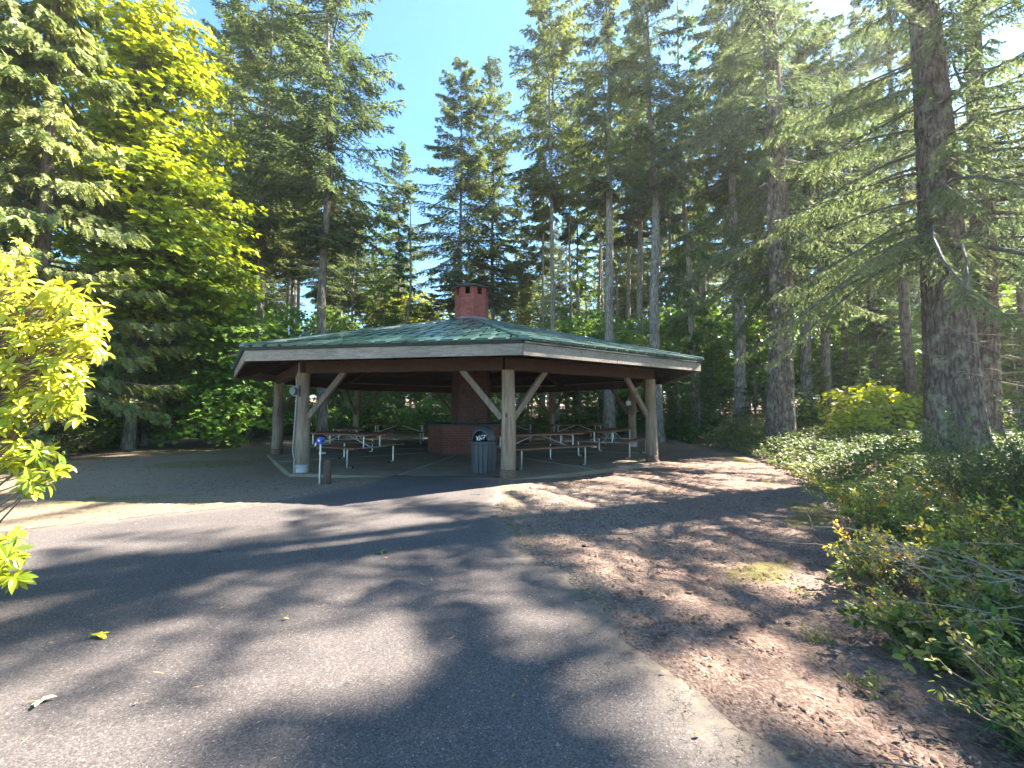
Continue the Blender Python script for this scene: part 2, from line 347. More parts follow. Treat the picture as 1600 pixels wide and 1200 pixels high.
def gz(x, y):
    x = np.asarray(x, float); y = np.asarray(y, float)
    a = sdist(ASPH, x, y); v = sdist(VEG, x, y)
    z = -.085 + .085 * sstep(1.6, .0, a)
    z = z + .22 * sstep(0, -5, v) * sstep(0, 6, y) + .03 * np.maximum(y - 26, 0)
    z = z + (vnoise(x * .7, y * .7, 3) - .5) * .06 * sstep(.2, 2, a)
    return z
def gz1(x, y): return float(gz(np.array([x]), np.array([y]))[0])

# ------------------------------------------------------------------ ground
def axis(a0, a1, dense0, dense1, fine, grow=1.12):
    l = list(np.arange(dense0, dense1, fine)); s = fine
    while l[-1] < a1: s *= grow; l.append(l[-1] + s)
    s = fine; f = [l[0]]
    while f[-1] > a0: s *= grow; f.append(f[-1] - s)
    return np.array(f[:0:-1] + l)
xs = axis(-500, 500, -9, 7, .05); ys = axis(-60, 900, .8, 11, .05)
X, Y = np.meshgrid(xs, ys); x, y = X.ravel(), Y.ravel()
a = sdist(ASPH, x, y); v = sdist(VEG, x, y); s = sdist(SLABP, x, y)
fine = sstep(60, 30, np.hypot(x, y))
mul = sstep(-.4, .4, x + .02 * (y - 5) - .15) * sstep(20, 12, np.abs(y)) ; mul = np.maximum(mul, sstep(.3, -.5, v) * .9)
rough_amt = (.012 + .02 * mul) * sstep(.02, .35, a) * fine
z = gz(x, y) + rough_amt * (vnoise(x * 9, y * 9, 5) - .5 + .7 * (vnoise(x * 21, y * 21, 6) - .5)) - .012 * sstep(.0, -.1, a)
z = np.where(s < -.15, -.12, z)
gravel = np.clip(sstep(1.0, .05, a) * (.55 + .5 * (vnoise(x * .8, y * .8, 9) - .5) * 2), 0, 1) * (sstep(.35, -.1, x - 1.8) * .6 + .4 * (x < -.5))
gravel = np.maximum(gravel, .5 * sstep(2.2, .3, np.hypot((x - (-5.4)) / 2.0, (y - 8.4) / .9)))
gravel = np.maximum(gravel, .52 * sstep(2.6, .5, np.hypot((x - 1.0) / 1.2, (y - 6.6) / 1.8)))
moss = .55 * sstep(.25, .75, vnoise(x * .35 + 3, y * .6, 12)) * sstep(-1, -4, x) * sstep(1.0, 2.2, a) + .9 * sstep(.14, .03, np.abs(a - .05)) * sstep(.5, .75, vnoise(x * 2.6, y * 2.6, 15)) * (x > -.5) * .75
moss = np.maximum(moss, .2 * sstep(.6, .8, vnoise(x * .9, y * 1.7, 19)) * (v > 0))
moss = np.maximum(moss, .62 * sstep(.5, .1, np.abs(v - .5)) * sstep(.4, .6, vnoise(x, y, 29)))
nx, ny = len(xs), len(ys); ii, jj = np.meshgrid(np.arange(nx - 1), np.arange(ny - 1)); b = (jj * nx + ii).ravel()
me = np_mesh('ground', np.c_[x, y, z], [np.c_[b, b + 1, b + nx + 1, b + nx]], M['ground'], smooth=True, attrs={'mulch': mul, 'gravel': gravel, 'moss': moss})
tag(obj_of(me, 'ground'), kind='structure')

# asphalt drive: fine triangulated sheet with a crumbled edge
def asphalt():
    P = ASPH; pts = []
    for i in range(len(P)):
        p, q = P[i], P[(i + 1) % len(P)]; L = np.hypot(*(q - p)); n = max(1, int(L / (.06 if max(abs(p[0]), abs(q[0])) < 10 else 1.0)))
        for k in range(n): pts.append(p + (q - p) * k / n)
    pts = np.array(pts); j = (vnoise(pts[:, 0] * 3, pts[:, 1] * 3, 40) - .5) * .18 + (vnoise(pts[:, 0] * 13, pts[:, 1] * 13, 41) - .5) * .07
    nrm = np.roll(pts, -1, 0) - np.roll(pts, 1, 0); nrm = np.c_[nrm[:, 1], -nrm[:, 0]] / (np.hypot(*nrm.T)[:, None] + 1e-9)
    # smooth the corners a little before roughening
    for _ in range(6):
        pts = np.where((np.abs(pts[:, :1]) < 12), .5 * pts + .25 * (np.roll(pts, 1, 0) + np.roll(pts, -1, 0)), pts)
    pts = pts + nrm * j[:, None] * (np.abs(pts[:, :1]) < 12)
    step = .1; gx = np.arange(-7, 2.4, step); gy = np.arange(.6, 8.95, step); A, B = np.meshgrid(gx, gy); A, B = A.ravel(), B.ravel()
    k = sdist(pts, A, B) < -.09; inner = np.c_[A, B][k]
    from mathutils.geometry import delaunay_2d_cdt
    allp = [Vector(p) for p in np.r_[pts, inner]]; n = len(pts)
    vs, es, fs, *_ = delaunay_2d_cdt(allp, [(i, (i + 1) % n) for i in range(n)], [], 1, 1e-5)
    V = np.array([(p.x, p.y) for p in vs]); fs = np.array([f for f in fs if len(f) == 3])
    z = .004 + (vnoise(V[:, 0] * .5, V[:, 1] * .5, 50) - .5) * .02 + (vnoise(V[:, 0] * 3, V[:, 1] * 3, 51) - .5) * .004
    e = sstep(.35, .0, -sdist(pts, V[:, 0], V[:, 1]))
    nn = len(V); near = np.array([int(np.argmin(np.hypot(*(V - p).T))) for p in pts]); low = V[near]; lz = z[near] - .05
    V3 = np.r_[np.c_[V, z], np.c_[low, lz]]
    r = np.arange(len(pts)); q = np.c_[near[r], nn + r, nn + (r + 1) % len(pts), near[(r + 1) % len(pts)]]
    q = q[q[:, 0] != q[:, 3]]
    me = np_mesh('asphalt_drive', V3, [fs, q], M['asphalt'], smooth=True, attrs={'edge': np.r_[e, np.ones(len(pts))]})
    tag(obj_of(me, 'asphalt_drive'), kind='structure')
asphalt()

# ------------------------------------------------------------------ picnic shelter
sh = empty('picnic_shelter', (CX, CY, 0))
tag(sh, 'open octagonal picnic shelter of log posts with green metal roof and weathered fascia boards', 'shelter')
def loc(p): return (p[0] - CX, p[1] - CY, p[2] if len(p) > 2 else 0)
def L3(v): return Vector((v.x - CX, v.y - CY, v.z))
def O(Rr, k, z=0.0): return L3(oct(Rr, k, z))
mb = MB()
top = [O(RP + .27, k, 0) for k in range(8)]; bot = [O(RP + .29, k, -.2) for k in range(8)]
mb.add(top + bot, [list(range(8))] + [(k, k + 8, (k + 1) % 8 + 8, (k + 1) % 8) for k in range(8)])
slab = mb.build('floor_slab', M['concrete'], sh, .012)
mb = MB()
for k in range(8):
    mid = (O(RP + .2, k, .004) + O(RP + .2, k + 1, .004)) / 2; inn = mid.normalized() * 1.75; inn.z = .004
    mid.z = .002; inn.z = .002; mb.beam(mid, inn, .022 if k else .03, .006)
mb.build('expansion_joint', M['joint'], sh)
# concrete apron joins the slab to the asphalt
mb = MB(); e0 = O(RP + .28, 7, -.002); e1 = O(RP + .28, 8, -.002)
d = (e1 - e0).normalized(); nrm = Vector((d.y, -d.x, 0))
p0, p1 = e0 + d * 2.35, e1 + d * (-.05)
mb.add([p0, p1, p1 + nrm * .5 + Vector((0, 0, -.0)), p0 + nrm * .28 + d * -.1, ], [(0, 3, 2, 1)])
rng = random.Random(3)
def wobble_post(p, k, r0, r1, H):
    """log post: slightly irregular, checked wood"""
    n, m = 28, 26; vs = []
    for i in range(m):
        t = i / (m - 1); r = r0 + (r1 - r0) * t + .006 * math.sin(5 * t + k)
        ox = .012 * math.sin(3 * t + k * 2.1); oy = .012 * math.cos(2.3 * t + k)
        for j in range(n):
            a = 2 * PI * j / n; rr = r * (1 + .03 * math.sin(2 * a + k) + .018 * math.sin(5 * a + 3 * t + k) + .01 * (rng.random() - .5))
            if (j * 7 + k * 3) % 11 == 0: rr *= .95
            vs.append((p.x + ox + rr * math.cos(a), p.y + oy + rr * math.sin(a), .0 + H * t))
    mb = MB(); mb.add(vs, [(i * n + j, i * n + (j + 1) % n, (i + 1) * n + (j + 1) % n, (i + 1) * n + j) for i in range(m - 1) for j in range(n)], 0, True)
    mb.add(vs[-n:], [list(range(n))]); return mb
for k in range(8):
    p = O(RP, k); po = wobble_post(p, k, .155 if k != 7 else .16, .138, ZB).build('post', M['log'], sh)
    mb = MB(); mb.lathe([(.0, .175), (.168, .175), (.168, .0)], 24, (p.x, p.y, .004)); mb.build('post_collar', M['collar'] if k in (7, 2) else M['rust'], po)
    # knee braces to both neighbours
    for s_ in (-1, 1):
        d = (O(RP, k + s_) - p).normalized(); a_ = p + d * .13; b_ = p + d * 1.0
        mb = MB(); mb.beam((a_.x, a_.y, 1.22), (b_.x, b_.y, ZB + .02), .09, .125); mb.build('brace', M['brace'], sh, .006)
for k in range(8):
    a_, b_ = O(RP, k, ZB + .13), O(RP, k + 1, ZB + .13); d = (b_ - a_).normalized()
    ext = .08 if k % 2 == 0 else -.09
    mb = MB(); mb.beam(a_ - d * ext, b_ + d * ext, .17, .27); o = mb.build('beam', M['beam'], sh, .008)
ZE = ZF + .30          # top of the eave
SL = .262
def roofz(r_ap):       # r measured along the corner radius
    return ZE + SL * (RP + OV - r_ap)
for k in range(8):     # hip rafters
    a_, b_ = O(RP + OV - .06, k, 0), O(.65, k, 0); a_.z = roofz(RP + OV) - .16; b_.z = roofz(.65) - .16
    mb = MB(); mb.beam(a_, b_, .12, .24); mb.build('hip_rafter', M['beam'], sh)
    mb = MB()
    for t in (.2, .36, .52, .68, .84):           # purlins between two hip rafters
        r_ = (RP + OV) * (1 - t) + .65 * t; q0, q1 = O(r_, k, roofz(r_) - .12), O(r_, k + 1, roofz(r_) - .12)
        mb.beam(q0, q1, .09, .16)
    mb.build('purlin', M['beam'], sh)
mb = MB()                                         # boarded underside
ri = .66
lo = [O(RP + OV - .02, k, roofz(RP + OV) - .035) for k in range(8)]; hi = [O(ri, k, roofz(ri) - .035) for k in range(8)]
mb.add(lo + hi, [(k, (k + 1) % 8, (k + 1) % 8 + 8, k + 8) for k in range(8)])
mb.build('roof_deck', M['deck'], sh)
for k in range(8):                                # fascia boards, two lengths butted end to end
    a_, b_ = O(RP + OV, k, ZF + .125), O(RP + OV, k + 1, ZF + .125); d = (b_ - a_)
    t = .56 if k % 2 else .44; u = d.normalized(); mb = MB()
    for q0, q1, dz in ((a_, a_ + d * t - u * .002, 0), (a_ + d * t + u * .002, b_, .004)):
        mb.beam(q0 + Vector((0, 0, dz)), q1 + Vector((0, 0, dz)), .045, .24)
    o = mb.build('fascia_board', M['fascia'], sh, .004)
    mb = MB()
    for q in [(rng.uniform(.03, .97), rng.choice((-.07, .06))) for _ in range(14)]:
        c = a_ + d * q[0]; nn = Vector((u.y, -u.x, 0)); c = c + nn * .0235 + Vector((0, 0, q[1])); mb.beam(c, c + nn * .004, .012, .012)
    o_ = mb.build('nails', M['black']); C.objects.unlink(o_); bm = bmesh.new(); bm.from_mesh(o.data); n0 = len(bm.faces); bm.from_mesh(o_.data); bm.faces.ensure_lookup_table()
    for f in bm.faces[n0:]: f.material_index = 1
    o.data.materials.append(M['black']); bm.to_mesh(o.data); bm.free()
    e = O(RP + OV + .035, k, ZE - .035), O(RP + OV + .035, k + 1, ZE - .035)
    mb = MB(); mb.beam(e[0], e[1], .05, .085); mb.build('drip_edge', M['drip'], sh, .006)
TW, NROW = .33, 9
for k in range(8):                                # staggered metal tiles
    c0, c1 = O(RP + OV + .07, k, 0), O(RP + OV + .07, k + 1, 0); m_ = (c0 + c1) / 2; ap = m_.length; u = (c1 - c0).normalized(); rad = -m_.normalized()
    half = (c1 - c0).length / 2; mb = MB(); apin = .56
    Ls = ap - apin; s_ = SL / math.cos(PI / 8)
    slope = Vector((rad.x, rad.y, s_)); nr = (slope.cross(u)); nr.normalize()
    if nr.z < 0: nr = -nr
    def PT(uu, t, h): return m_ + u * uu + rad * (t * Ls) + Vector((0, 0, ZE + s_ * t * Ls - .008)) + nr * h
    def hw(t): return half * (1 - t * Ls / ap)
    r_ = random.Random(k)
    for j in range(NROW):
        t0, t1 = j / NROW, (j + 1) / NROW - .012; off = (j % 2) * .5 * TW + (j % 3) * .06
        n = int(half / TW) + 2
        for i in range(-n, n):
            x0 = i * TW + off; x1 = x0 + TW
            if x1 < -hw(t0) or x0 > hw(t0): continue
            x1 = x0 + TW - .085 - r_.uniform(0, .015)
            cl = lambda xx, t: max(-hw(t), min(hw(t), xx))
            if cl(x1, t0) - cl(x0, t0) < .01: continue
            h0 = .03; h1 = .032 + r_.uniform(0, .002)
            f0 = .003
            v0, v1, v2, v3 = PT(cl(x0, t0), t0, h0 + f0), PT(cl(x1, t0), t0, h1 + f0), PT(cl(x1, t1), t1, h1), PT(cl(x0, t1), t1, h0)
            w0, w1, w2, w3 = PT(cl(x0, t0), t0, -.01), PT(cl(x1, t0), t0, -.01), PT(cl(x1, t1), t1, -.01), PT(cl(x0, t1), t1, -.01)
            mb.add([v0, v1, v2, v3, w0, w1, w2, w3], [(0, 1, 2, 3), (0, 4, 5, 1), (1, 5, 6, 2), (3, 7, 4, 0)])
    uu0, uu1 = half * 1.0, hw(1.0)
    mb.add([PT(-uu0, 0, .0), PT(uu0, 0, .0), PT(uu1, 1, .0), PT(-uu1, 1, .0)], [(0, 1, 2, 3)], 1)
    mb.build('roof_panel', [M['roof'], M['drip']], sh)
    mb = MB(); NS = 12                              # hip cap in overlapping lengths
    for q in range(NS):
        ra, rb = (RP + OV + .09) * (1 - q / NS) + .6 * q / NS, (RP + OV + .09) * (1 - (q + 1.04) / NS) + .6 * (q + 1.04) / NS
        A_, B_ = O(ra, k, ZE + SL * (RP + OV + .07 - ra) + .052), O(rb, k, ZE + SL * (RP + OV + .07 - rb) + .036)
        dr = (B_ - A_).normalized(); sd_ = dr.cross(Vector((0, 0, 1))).normalized(); dn = Vector((0, 0, -.052))
        mb.add([A_ - sd_ * .1 + dn, A_ - sd_ * .09, A_ + Vector((0, 0, .022)), A_ + sd_ * .09, A_ + sd_ * .1 + dn, B_ - sd_ * .1 + dn, B_ - sd_ * .09, B_ + Vector((0, 0, .022)), B_ + sd_ * .09, B_ + sd_ * .1 + dn],
               [(0, 1, 6, 5), (1, 2, 7, 6), (2, 3, 8, 7), (3, 4, 9, 8), (0, 4, 3, 2, 1), (5, 6, 7, 8, 9)])
    mb.build('hip_cap', M['roof'], sh)
# collar flashing round the chimney
mb = MB(); n8 = 8
for (r0, z0, r1, z1) in ((.80, roofz(.80) + .06, .60, roofz(.6) + .13),):
    A_ = [O(r0, k, z0) for k in range(8)]; B_ = [O(r1, k, z1) for k in range(8)]
    mb.add(A_ + B_, [(k, (k + 1) % 8, (k + 1) % 8 + 8, k + 8) for k in range(8)])
mb.build('chimney_flashing', M['steel'], sh)

# ------------------------------------------------------------------ brick fireplace and chimney
def uv_prism(name, rings, m, parent, caps=True, ph=PHI):
    """octagonal walls with metric UVs; rings=(radius,z)"""
    me = bpy.data.meshes.new(name); vs = []; fs = []; uvs = []; U = 0
    for j in range(len(rings) - 1):
        (r0, z0), (r1, z1) = rings[j], rings[j + 1]; U = 0
        for k in range(8):
            a0, a1 = ph + k * PI / 4, ph + (k + 1) * PI / 4; b = len(vs)
            vs += [(r0 * math.cos(a0), r0 * math.sin(a0), z0), (r0 * math.cos(a1), r0 * math.sin(a1), z0), (r1 * math.cos(a1), r1 * math.sin(a1), z1), (r1 * math.cos(a0), r1 * math.sin(a0), z1)]
            w = 2 * max(r0, r1) * math.sin(PI / 8); hz = math.hypot(z1 - z0, r1 - r0); fs.append((b, b + 1, b + 2, b + 3)); uvs += [(U, z0), (U + w, z0), (U + w, z0 + hz), (U, z0 + hz)]; U += w
    if caps:
        b = len(vs); r, z = rings[-1]; vs += [(r * math.cos(ph + k * PI / 4), r * math.sin(ph + k * PI / 4), z) for k in range(8)]; fs.append(tuple(range(b, b + 8))); uvs += [(v[0], v[1]) for v in vs[b:]]
    me.from_pydata(vs, [], fs); l = me.uv_layers.new(name='UVMap'); l.data.foreach_set('uv', np.array(uvs, np.float32).ravel())
    me.materials.append(m); me.update(); o = bpy.data.objects.new(name, me); o.parent = parent; return link(o)
fp = empty('brick_fireplace', (CX, CY, 0))
tag(fp, 'octagonal red brick fireplace in the shelter with its chimney rising through the roof', 'fireplace')
M['brick_hearth_shaded'] = m_brick('shaded_hearth_brick', (.17, .042, .03), (.12, .03, .022), (.16, .11, .09))  # chimney brick darkened for the hearth, deep shade put into its colour
uv_prism('hearth', [(1.46, 0), (1.46, .86)], M['brick_hearth_shaded'], fp)
mb = MB(); A8 = [(1.54 * math.cos(PHI + k * PI / 4), 1.54 * math.sin(PHI + k * PI / 4)) for k in range(8)]
mb.add([(x, y, .864) for x, y in A8] + [(x, y, .93) for x, y in A8], [list(range(8))[::-1], list(range(8, 16))] + [(k, (k + 1) % 8, (k + 1) % 8 + 8, k + 8) for k in range(8)])
mb.build('hearth_ledge', M['cap'], fp)
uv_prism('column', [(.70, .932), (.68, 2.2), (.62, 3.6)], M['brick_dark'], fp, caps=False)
ZC = HC + (YH - 457) / F * 14.3; ZT = HC + (YH - 446) / F * 14.3
RC = .60
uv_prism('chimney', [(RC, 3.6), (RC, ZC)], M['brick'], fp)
mb_o = []
for k in range(8):                                # brick piers round the flue openings, one at each corner
    a = PHI + k * PI / 4
    for sgn in (-1, 1):
        a0, a1 = a, a + sgn * PI / 4; c0 = Vector((RC * math.cos(a0), RC * math.sin(a0), 0)); c1 = Vector((RC * math.cos(a1), RC * math.sin(a1), 0))
        w = (c1 - c0) * .30; inn = -((c0 + c1) / 2).normalized() * .11
        me = bpy.data.meshes.new('flue_pier'); z0, z1 = ZC + .002, ZT
        b0, b1, b2, b3 = c0, c0 + w, c0 + w + inn, c0 * .87
        vs = [(*p.xy, z0) for p in (b0, b1, b2, b3)] + [(*p.xy, z1) for p in (b0, b1, b2, b3)]
        fs = [(0, 1, 5, 4), (1, 2, 6, 5), (2, 3, 7, 6), (3, 0, 4, 7), (4, 5, 6, 7)]
        me.from_pydata(vs, [], fs); l = me.uv_layers.new(name='UVMap'); uv = []
        for f in fs:
            for i in f: uv.append((math.hypot(vs[i][0] - vs[f[0]][0], vs[i][1] - vs[f[0]][1]) + k * .11, vs[i][2]))
        l.data.foreach_set('uv', np.array(uv, np.float32).ravel()); me.materials.append(M['brick']); me.update()
        o = bpy.data.objects.new('flue_pier', me); o.parent = fp; link(o)
mb = MB(); mb.lathe([(0, ZT + .004), (RC * 1.17, ZT + .004), (RC * 1.19, ZT + .05), (RC * .75, ZT + .15), (0, ZT + .17)], 8, ph=PHI, smooth=False); mb.build('chimney_cap', M['cap'], fp)
for k in (5, 2, 6):                                  # black plates with upright bars on two hearth faces
    a = PHI + (k + .5) * PI / 4; ap = 1.46 * math.cos(PI / 8); c = Vector((ap * math.cos(a), ap * math.sin(a), 0)); u = Vector((-math.sin(a), math.cos(a), 0)); nr = Vector((math.cos(a), math.sin(a), 0))
    mb = MB()
    if k != 6:
        mb.beam(c - u * .42 + nr * .006 + Vector((0, 0, .45)), c + u * .42 + nr * .006 + Vector((0, 0, .45)), .02, .62)
        for q in range(9): s_ = -.4 + q * .1; mb.beam(c + u * s_ + nr * .02 + Vector((0, 0, .2)), c + u * s_ + nr * .02 + Vector((0, 0, .7)), .012, .012, up=(1, 0, 0))
        mb.build('grate', M['black'], fp)
# small steel prep box on the right of the hearth
bx = MB(); bx.box((1.22, -.75, 1.02), (.34, .28, .17), rz=.35); bx.box((1.22, -.75, 1.115), (.38, .32, .02), rz=.35)
o = bx.build('metal_box', M['black']); o.location = (CX, CY, 0); tag(o, 'small dark metal box resting on the brick hearth ledge behind the litter bin', 'box')

# ------------------------------------------------------------------ picnic tables
def make_table():
    t = empty('picnic_table')
    mb = MB()
    for i in range(4): mb.box((0, -.285 + i * .19, .775), (2.44, .18, .04))
    mb.build('tabletop', M['table'], t, .006)
    for xx in (-.85, .85):
        mb = MB(); mb.tube([(xx, -.33, .742), (xx, .33, .742)], .018, 8); mb.build('top_bearer', M['steel'], t)
    for s_ in (-1, 1):
        mb = MB()
        for q in (-.07, .07): mb.box((0, s_ * .72 + q, .49), (2.44, .13, .04))
        mb.build('bench', M['table'], t, .006)
    mb = MB()
    for xx in (-.92, .92):
        mb.tube([(xx, -.76, .452), (xx, .76, .452)], .02, 8)
        for yy in (-.27, .27): mb.tube([(xx, yy, .45), (xx, yy, .74)], .02, 8)
        mb.tube([(xx, 0.02, .455), (xx * .12, 0.02, .74)], .016, 8)
    mb.build('frame', M['steel'], t)
    for xx in (-.92, .92):
        for s_ in (-1, 1):
            mb = MB(); y1 = s_ * .77
            mb.tube([(xx, y1, .46), (xx, y1, .06), (xx, y1 - s_ * .008, .035), (xx, y1 - s_ * .03, .024), (xx, y1 - s_ * .17, .024)], .021, 8)
            lg = mb.build('leg', M['steel'], t)
            mb = MB(); mb.tube([(xx, y1 - s_ * .12, .024), (xx, y1 - s_ * .19, .024)], .0235, 8); mb.build('foot_cap', M['black'], lg)
    return t
TBL = [(-4.35, 11.1, 153, 'long picnic table on the left near the water spigot, nearest the meter post'),
       (.65, 10.83, 29, 'picnic table directly right of the front middle log post, the nearest on that side'),
       (3.13, 13.15, 59, 'picnic table beside the right corner post with its end in the sunlight'),
       (2.7, 17.5, 12, 'dark picnic table at the back right, seen beyond the sunlit one'),
       (-.1, 18.9, -4, 'picnic table at the very back, mostly hidden behind the brick fireplace'),
       (-4.7, 17.7, 8, 'picnic table at the back left between the rear post and the fireplace'),
       (-5.7, 14.4, 118, 'picnic table on the left side behind the one by the meter post')]
t0 = make_table()
for i, (x_, y_, an, lb) in enumerate(TBL):
    t = t0 if i == 0 else copy_tree(t0); t.location = (x_, y_, .001); t.rotation_euler = (0, 0, R(an)); tag(t, lb, 'picnic table', 'picnic tables under the shelter roof')

# ------------------------------------------------------------------ litter bin
def make_bin():
    px = 756.5; x_, y_ = G(px, 741); x_ = PX(px, y_ + .25); y_ += .27
    b = empty('litter_bin', (x_, y_, 0)); rr = .275; hh = .66
    mb = MB(); n = 16
    for k in range(n):                               # flared vertical slats
        a = 2 * PI * (k + .5) / n; w0, w1 = 2 * PI * rr * .88 / n * .45, 2 * PI * rr / n * .47
        c, s_ = math.cos(a), math.sin(a); vs = []
        for (r_, z_, w) in ((rr * .88, .02, w0), (rr * .95, hh * .5, (w0 + w1) / 2), (rr, hh, w1)):
            for q, dr in ((-w, 0), (w, 0), (w * .8, .014), (-w * .8, .014)): vs.append(((r_ + dr) * c - q * s_, (r_ + dr) * s_ + q * c, z_))
        fs = []
        for j in range(2):
            for q in range(4): fs.append((j * 4 + q, j * 4 + (q + 1) % 4, j * 4 + 4 + (q + 1) % 4, j * 4 + 4 + q))
        mb.add(vs, fs + [(0, 1, 2, 3), (8, 9, 10, 11)])
    mb.build('slats', M['grey_plastic'], b)
    mb = MB(); mb.lathe([(0, .015), (rr * .86, .015), (rr * .975, hh)], 32); mb.build('liner', M['black'], b)
    mb = MB(); mb.lathe([(rr * .95, hh - .02), (rr * 1.08, hh - .02), (rr * 1.1, hh + .01), (rr * 1.08, hh + .045), (rr * .95, hh + .055)], 32); mb.build('rim', M['grey_plastic'], b)
    # domed hood with an arched opening towards the viewer's left
    mb = MB(); nn, mm = 40, 14; R0 = rr * .98; H0 = .33; op = -PI / 2 - .42
    vs = []; 
    for j in range(mm + 1):
        ph = j / mm * PI / 2
        for i in range(nn): a = op + 2 * PI * i / nn; r_ = R0 * math.cos(ph) ** .75; vs.append((r_ * math.cos(a), r_ * math.sin(a), hh + .05 + H0 * math.sin(ph)))
    fs = []
    for j in range(mm):
        for i in range(nn):
            da = min(i + .5, nn - i - .5) * 2 * PI / nn; z_ = (j + .5) / mm * PI / 2
            if (da / .78) ** 2 + (max(z_ - .1, 0) / .72) ** 2 < 1: continue
            fs.append((j * nn + i, j * nn + (i + 1) % nn, (j + 1) * nn + (i + 1) % nn, (j + 1) * nn + i))
    mb.add(vs, fs, 0, True); o = mb.build('hood', M['grey_plastic'], b)
    sm = o.modifiers.new('thickness', 'SOLIDIFY'); sm.thickness = .02
    mb = MB(); rn = random.Random(4); c = Vector((math.cos(op) * .12, math.sin(op) * .12, hh + .12))
    for _ in range(16):
        p = c + Vector((rn.uniform(-.09, .09), rn.uniform(-.05, .05), rn.uniform(-.03, .07))); s_ = .04
        mb.add([p + Vector((rn.uniform(-s_, s_), rn.uniform(-s_, s_), rn.uniform(-s_, s_))) for _ in range(4)], [(0, 1, 2), (0, 2, 3), (0, 3, 1), (1, 3, 2)])
    mb.build('crumpled_rubbish', M['white'], b)
    tag(b, 'grey ribbed litter bin with domed hood beside the front middle post', 'litter bin')
make_bin()

# ------------------------------------------------------------------ meter box and conduit, spigot, stub log, white box
c7 = oct(RP, 7); mb = MB(); cx, cy = c7.x - .17, c7.y - .13
def at(px, py, d): return Vector((PX(px, d), d, HC + (YH - py) / F * d))
dc = cy
mb.tube([at(466, 566, dc), at(466, 580, dc), at(463, 590, dc), at(463, 608, dc)], .014, 8)
mb.tube([at(464, 614, dc), at(462, 660, dc), at(460, 705, dc), at(463, 716, dc), at(463, 745, dc - .05)], .018, 8)
mb2 = MB(); q = at(464, 611, dc - .01); mb2.box(q, (.16, .10, .24), rz=-.2); w = at(459, 611, dc - .08)
mb2.tube([w + Vector((.0, .03, 0)), w + Vector((-.02, -.03, 0))], .085, 24)
cm = empty('electric_meter', (c7.x, c7.y, 0)); tag(cm, 'grey round electric meter box with steel conduit strapped to the left front log post', 'electric meter')
for nm, m_, bb in (('conduit', simple('grey_conduit', (.26, .25, .235), .6, .2, 20, .2, .05), mb), ('meter_box', M['grey_box'], mb2)):
    bb.v = [(v[0] - c7.x, v[1] - c7.y, v[2]) for v in bb.v]; bb.build(nm, m_, cm)
sx, sy = G(503, 755, -.05)
sp = empty('water_spigot', (sx, sy, gz1(sx, sy) - .02)); tag(sp, 'upright steel water pipe with blue spigot head in front of the left post', 'water spigot')
hz = .93
mb = MB(); mb.tube([(0, 0, -.05), (0, 0, .42), (.006, 0, .45), (0, 0, hz - .12)], .019, 10); mb.tube([(-.01, 0, .62), (.10, .02, .62)], .014, 8); mb.tube([(0, 0, .6), (0, 0, .64)], .028, 10); mb.build('pipe', M['steel'], sp)
mb = MB(); mb.tube([(0, 0, hz - .14), (0, 0, hz)], .045, 14); mb.tube([(0, -.06, hz - .06), (0, .06, hz - .06)], .05, 14); mb.tube([(-.09, 0, hz - .1), (.08, 0, hz - .03)], .03, 12); mb.build('spigot_head', M['blue'], sp)
mb = MB(); mb.tube([(0, -.055, hz - .06), (0, -.085, hz - .06)], .02, 10); mb.tube([(-.085, 0, hz - .11), (-.1, -.01, hz - .17)], .018, 8); mb.build('outlet', M['steel'], sp)
lx, ly = G(515, 755, -.05)
mb = MB(); mb.tube([(0, 0, -.1), (0, 0, .2), (.005, 0, .44), (.004, 0, .465)], [.075, .073, .07, .06], 16)
o = mb.build('stub_post', M['stump']); o.location = (PX(514.5, ly + .02), ly + .02, gz1(lx, ly)); tag(o, 'short dark round wooden stub post right of the blue water spigot', 'post')
g2 = oct(RP, 2); mb = MB(); mb.box((0, 0, 0), (.17, .1, .17)); mb.box((0, -.055, 0), (.14, .015, .14)); mb.tube([(0, 0, .08), (0, 0, .2)], .012, 8)
o = mb.build('outlet_box', M['white'], None, .01); o.location = (g2.x - .17, g2.y - .15, HC + (YH - 630) / F * 16.0); tag(o, 'small white outlet box fixed high on the rear right log post', 'outlet box')

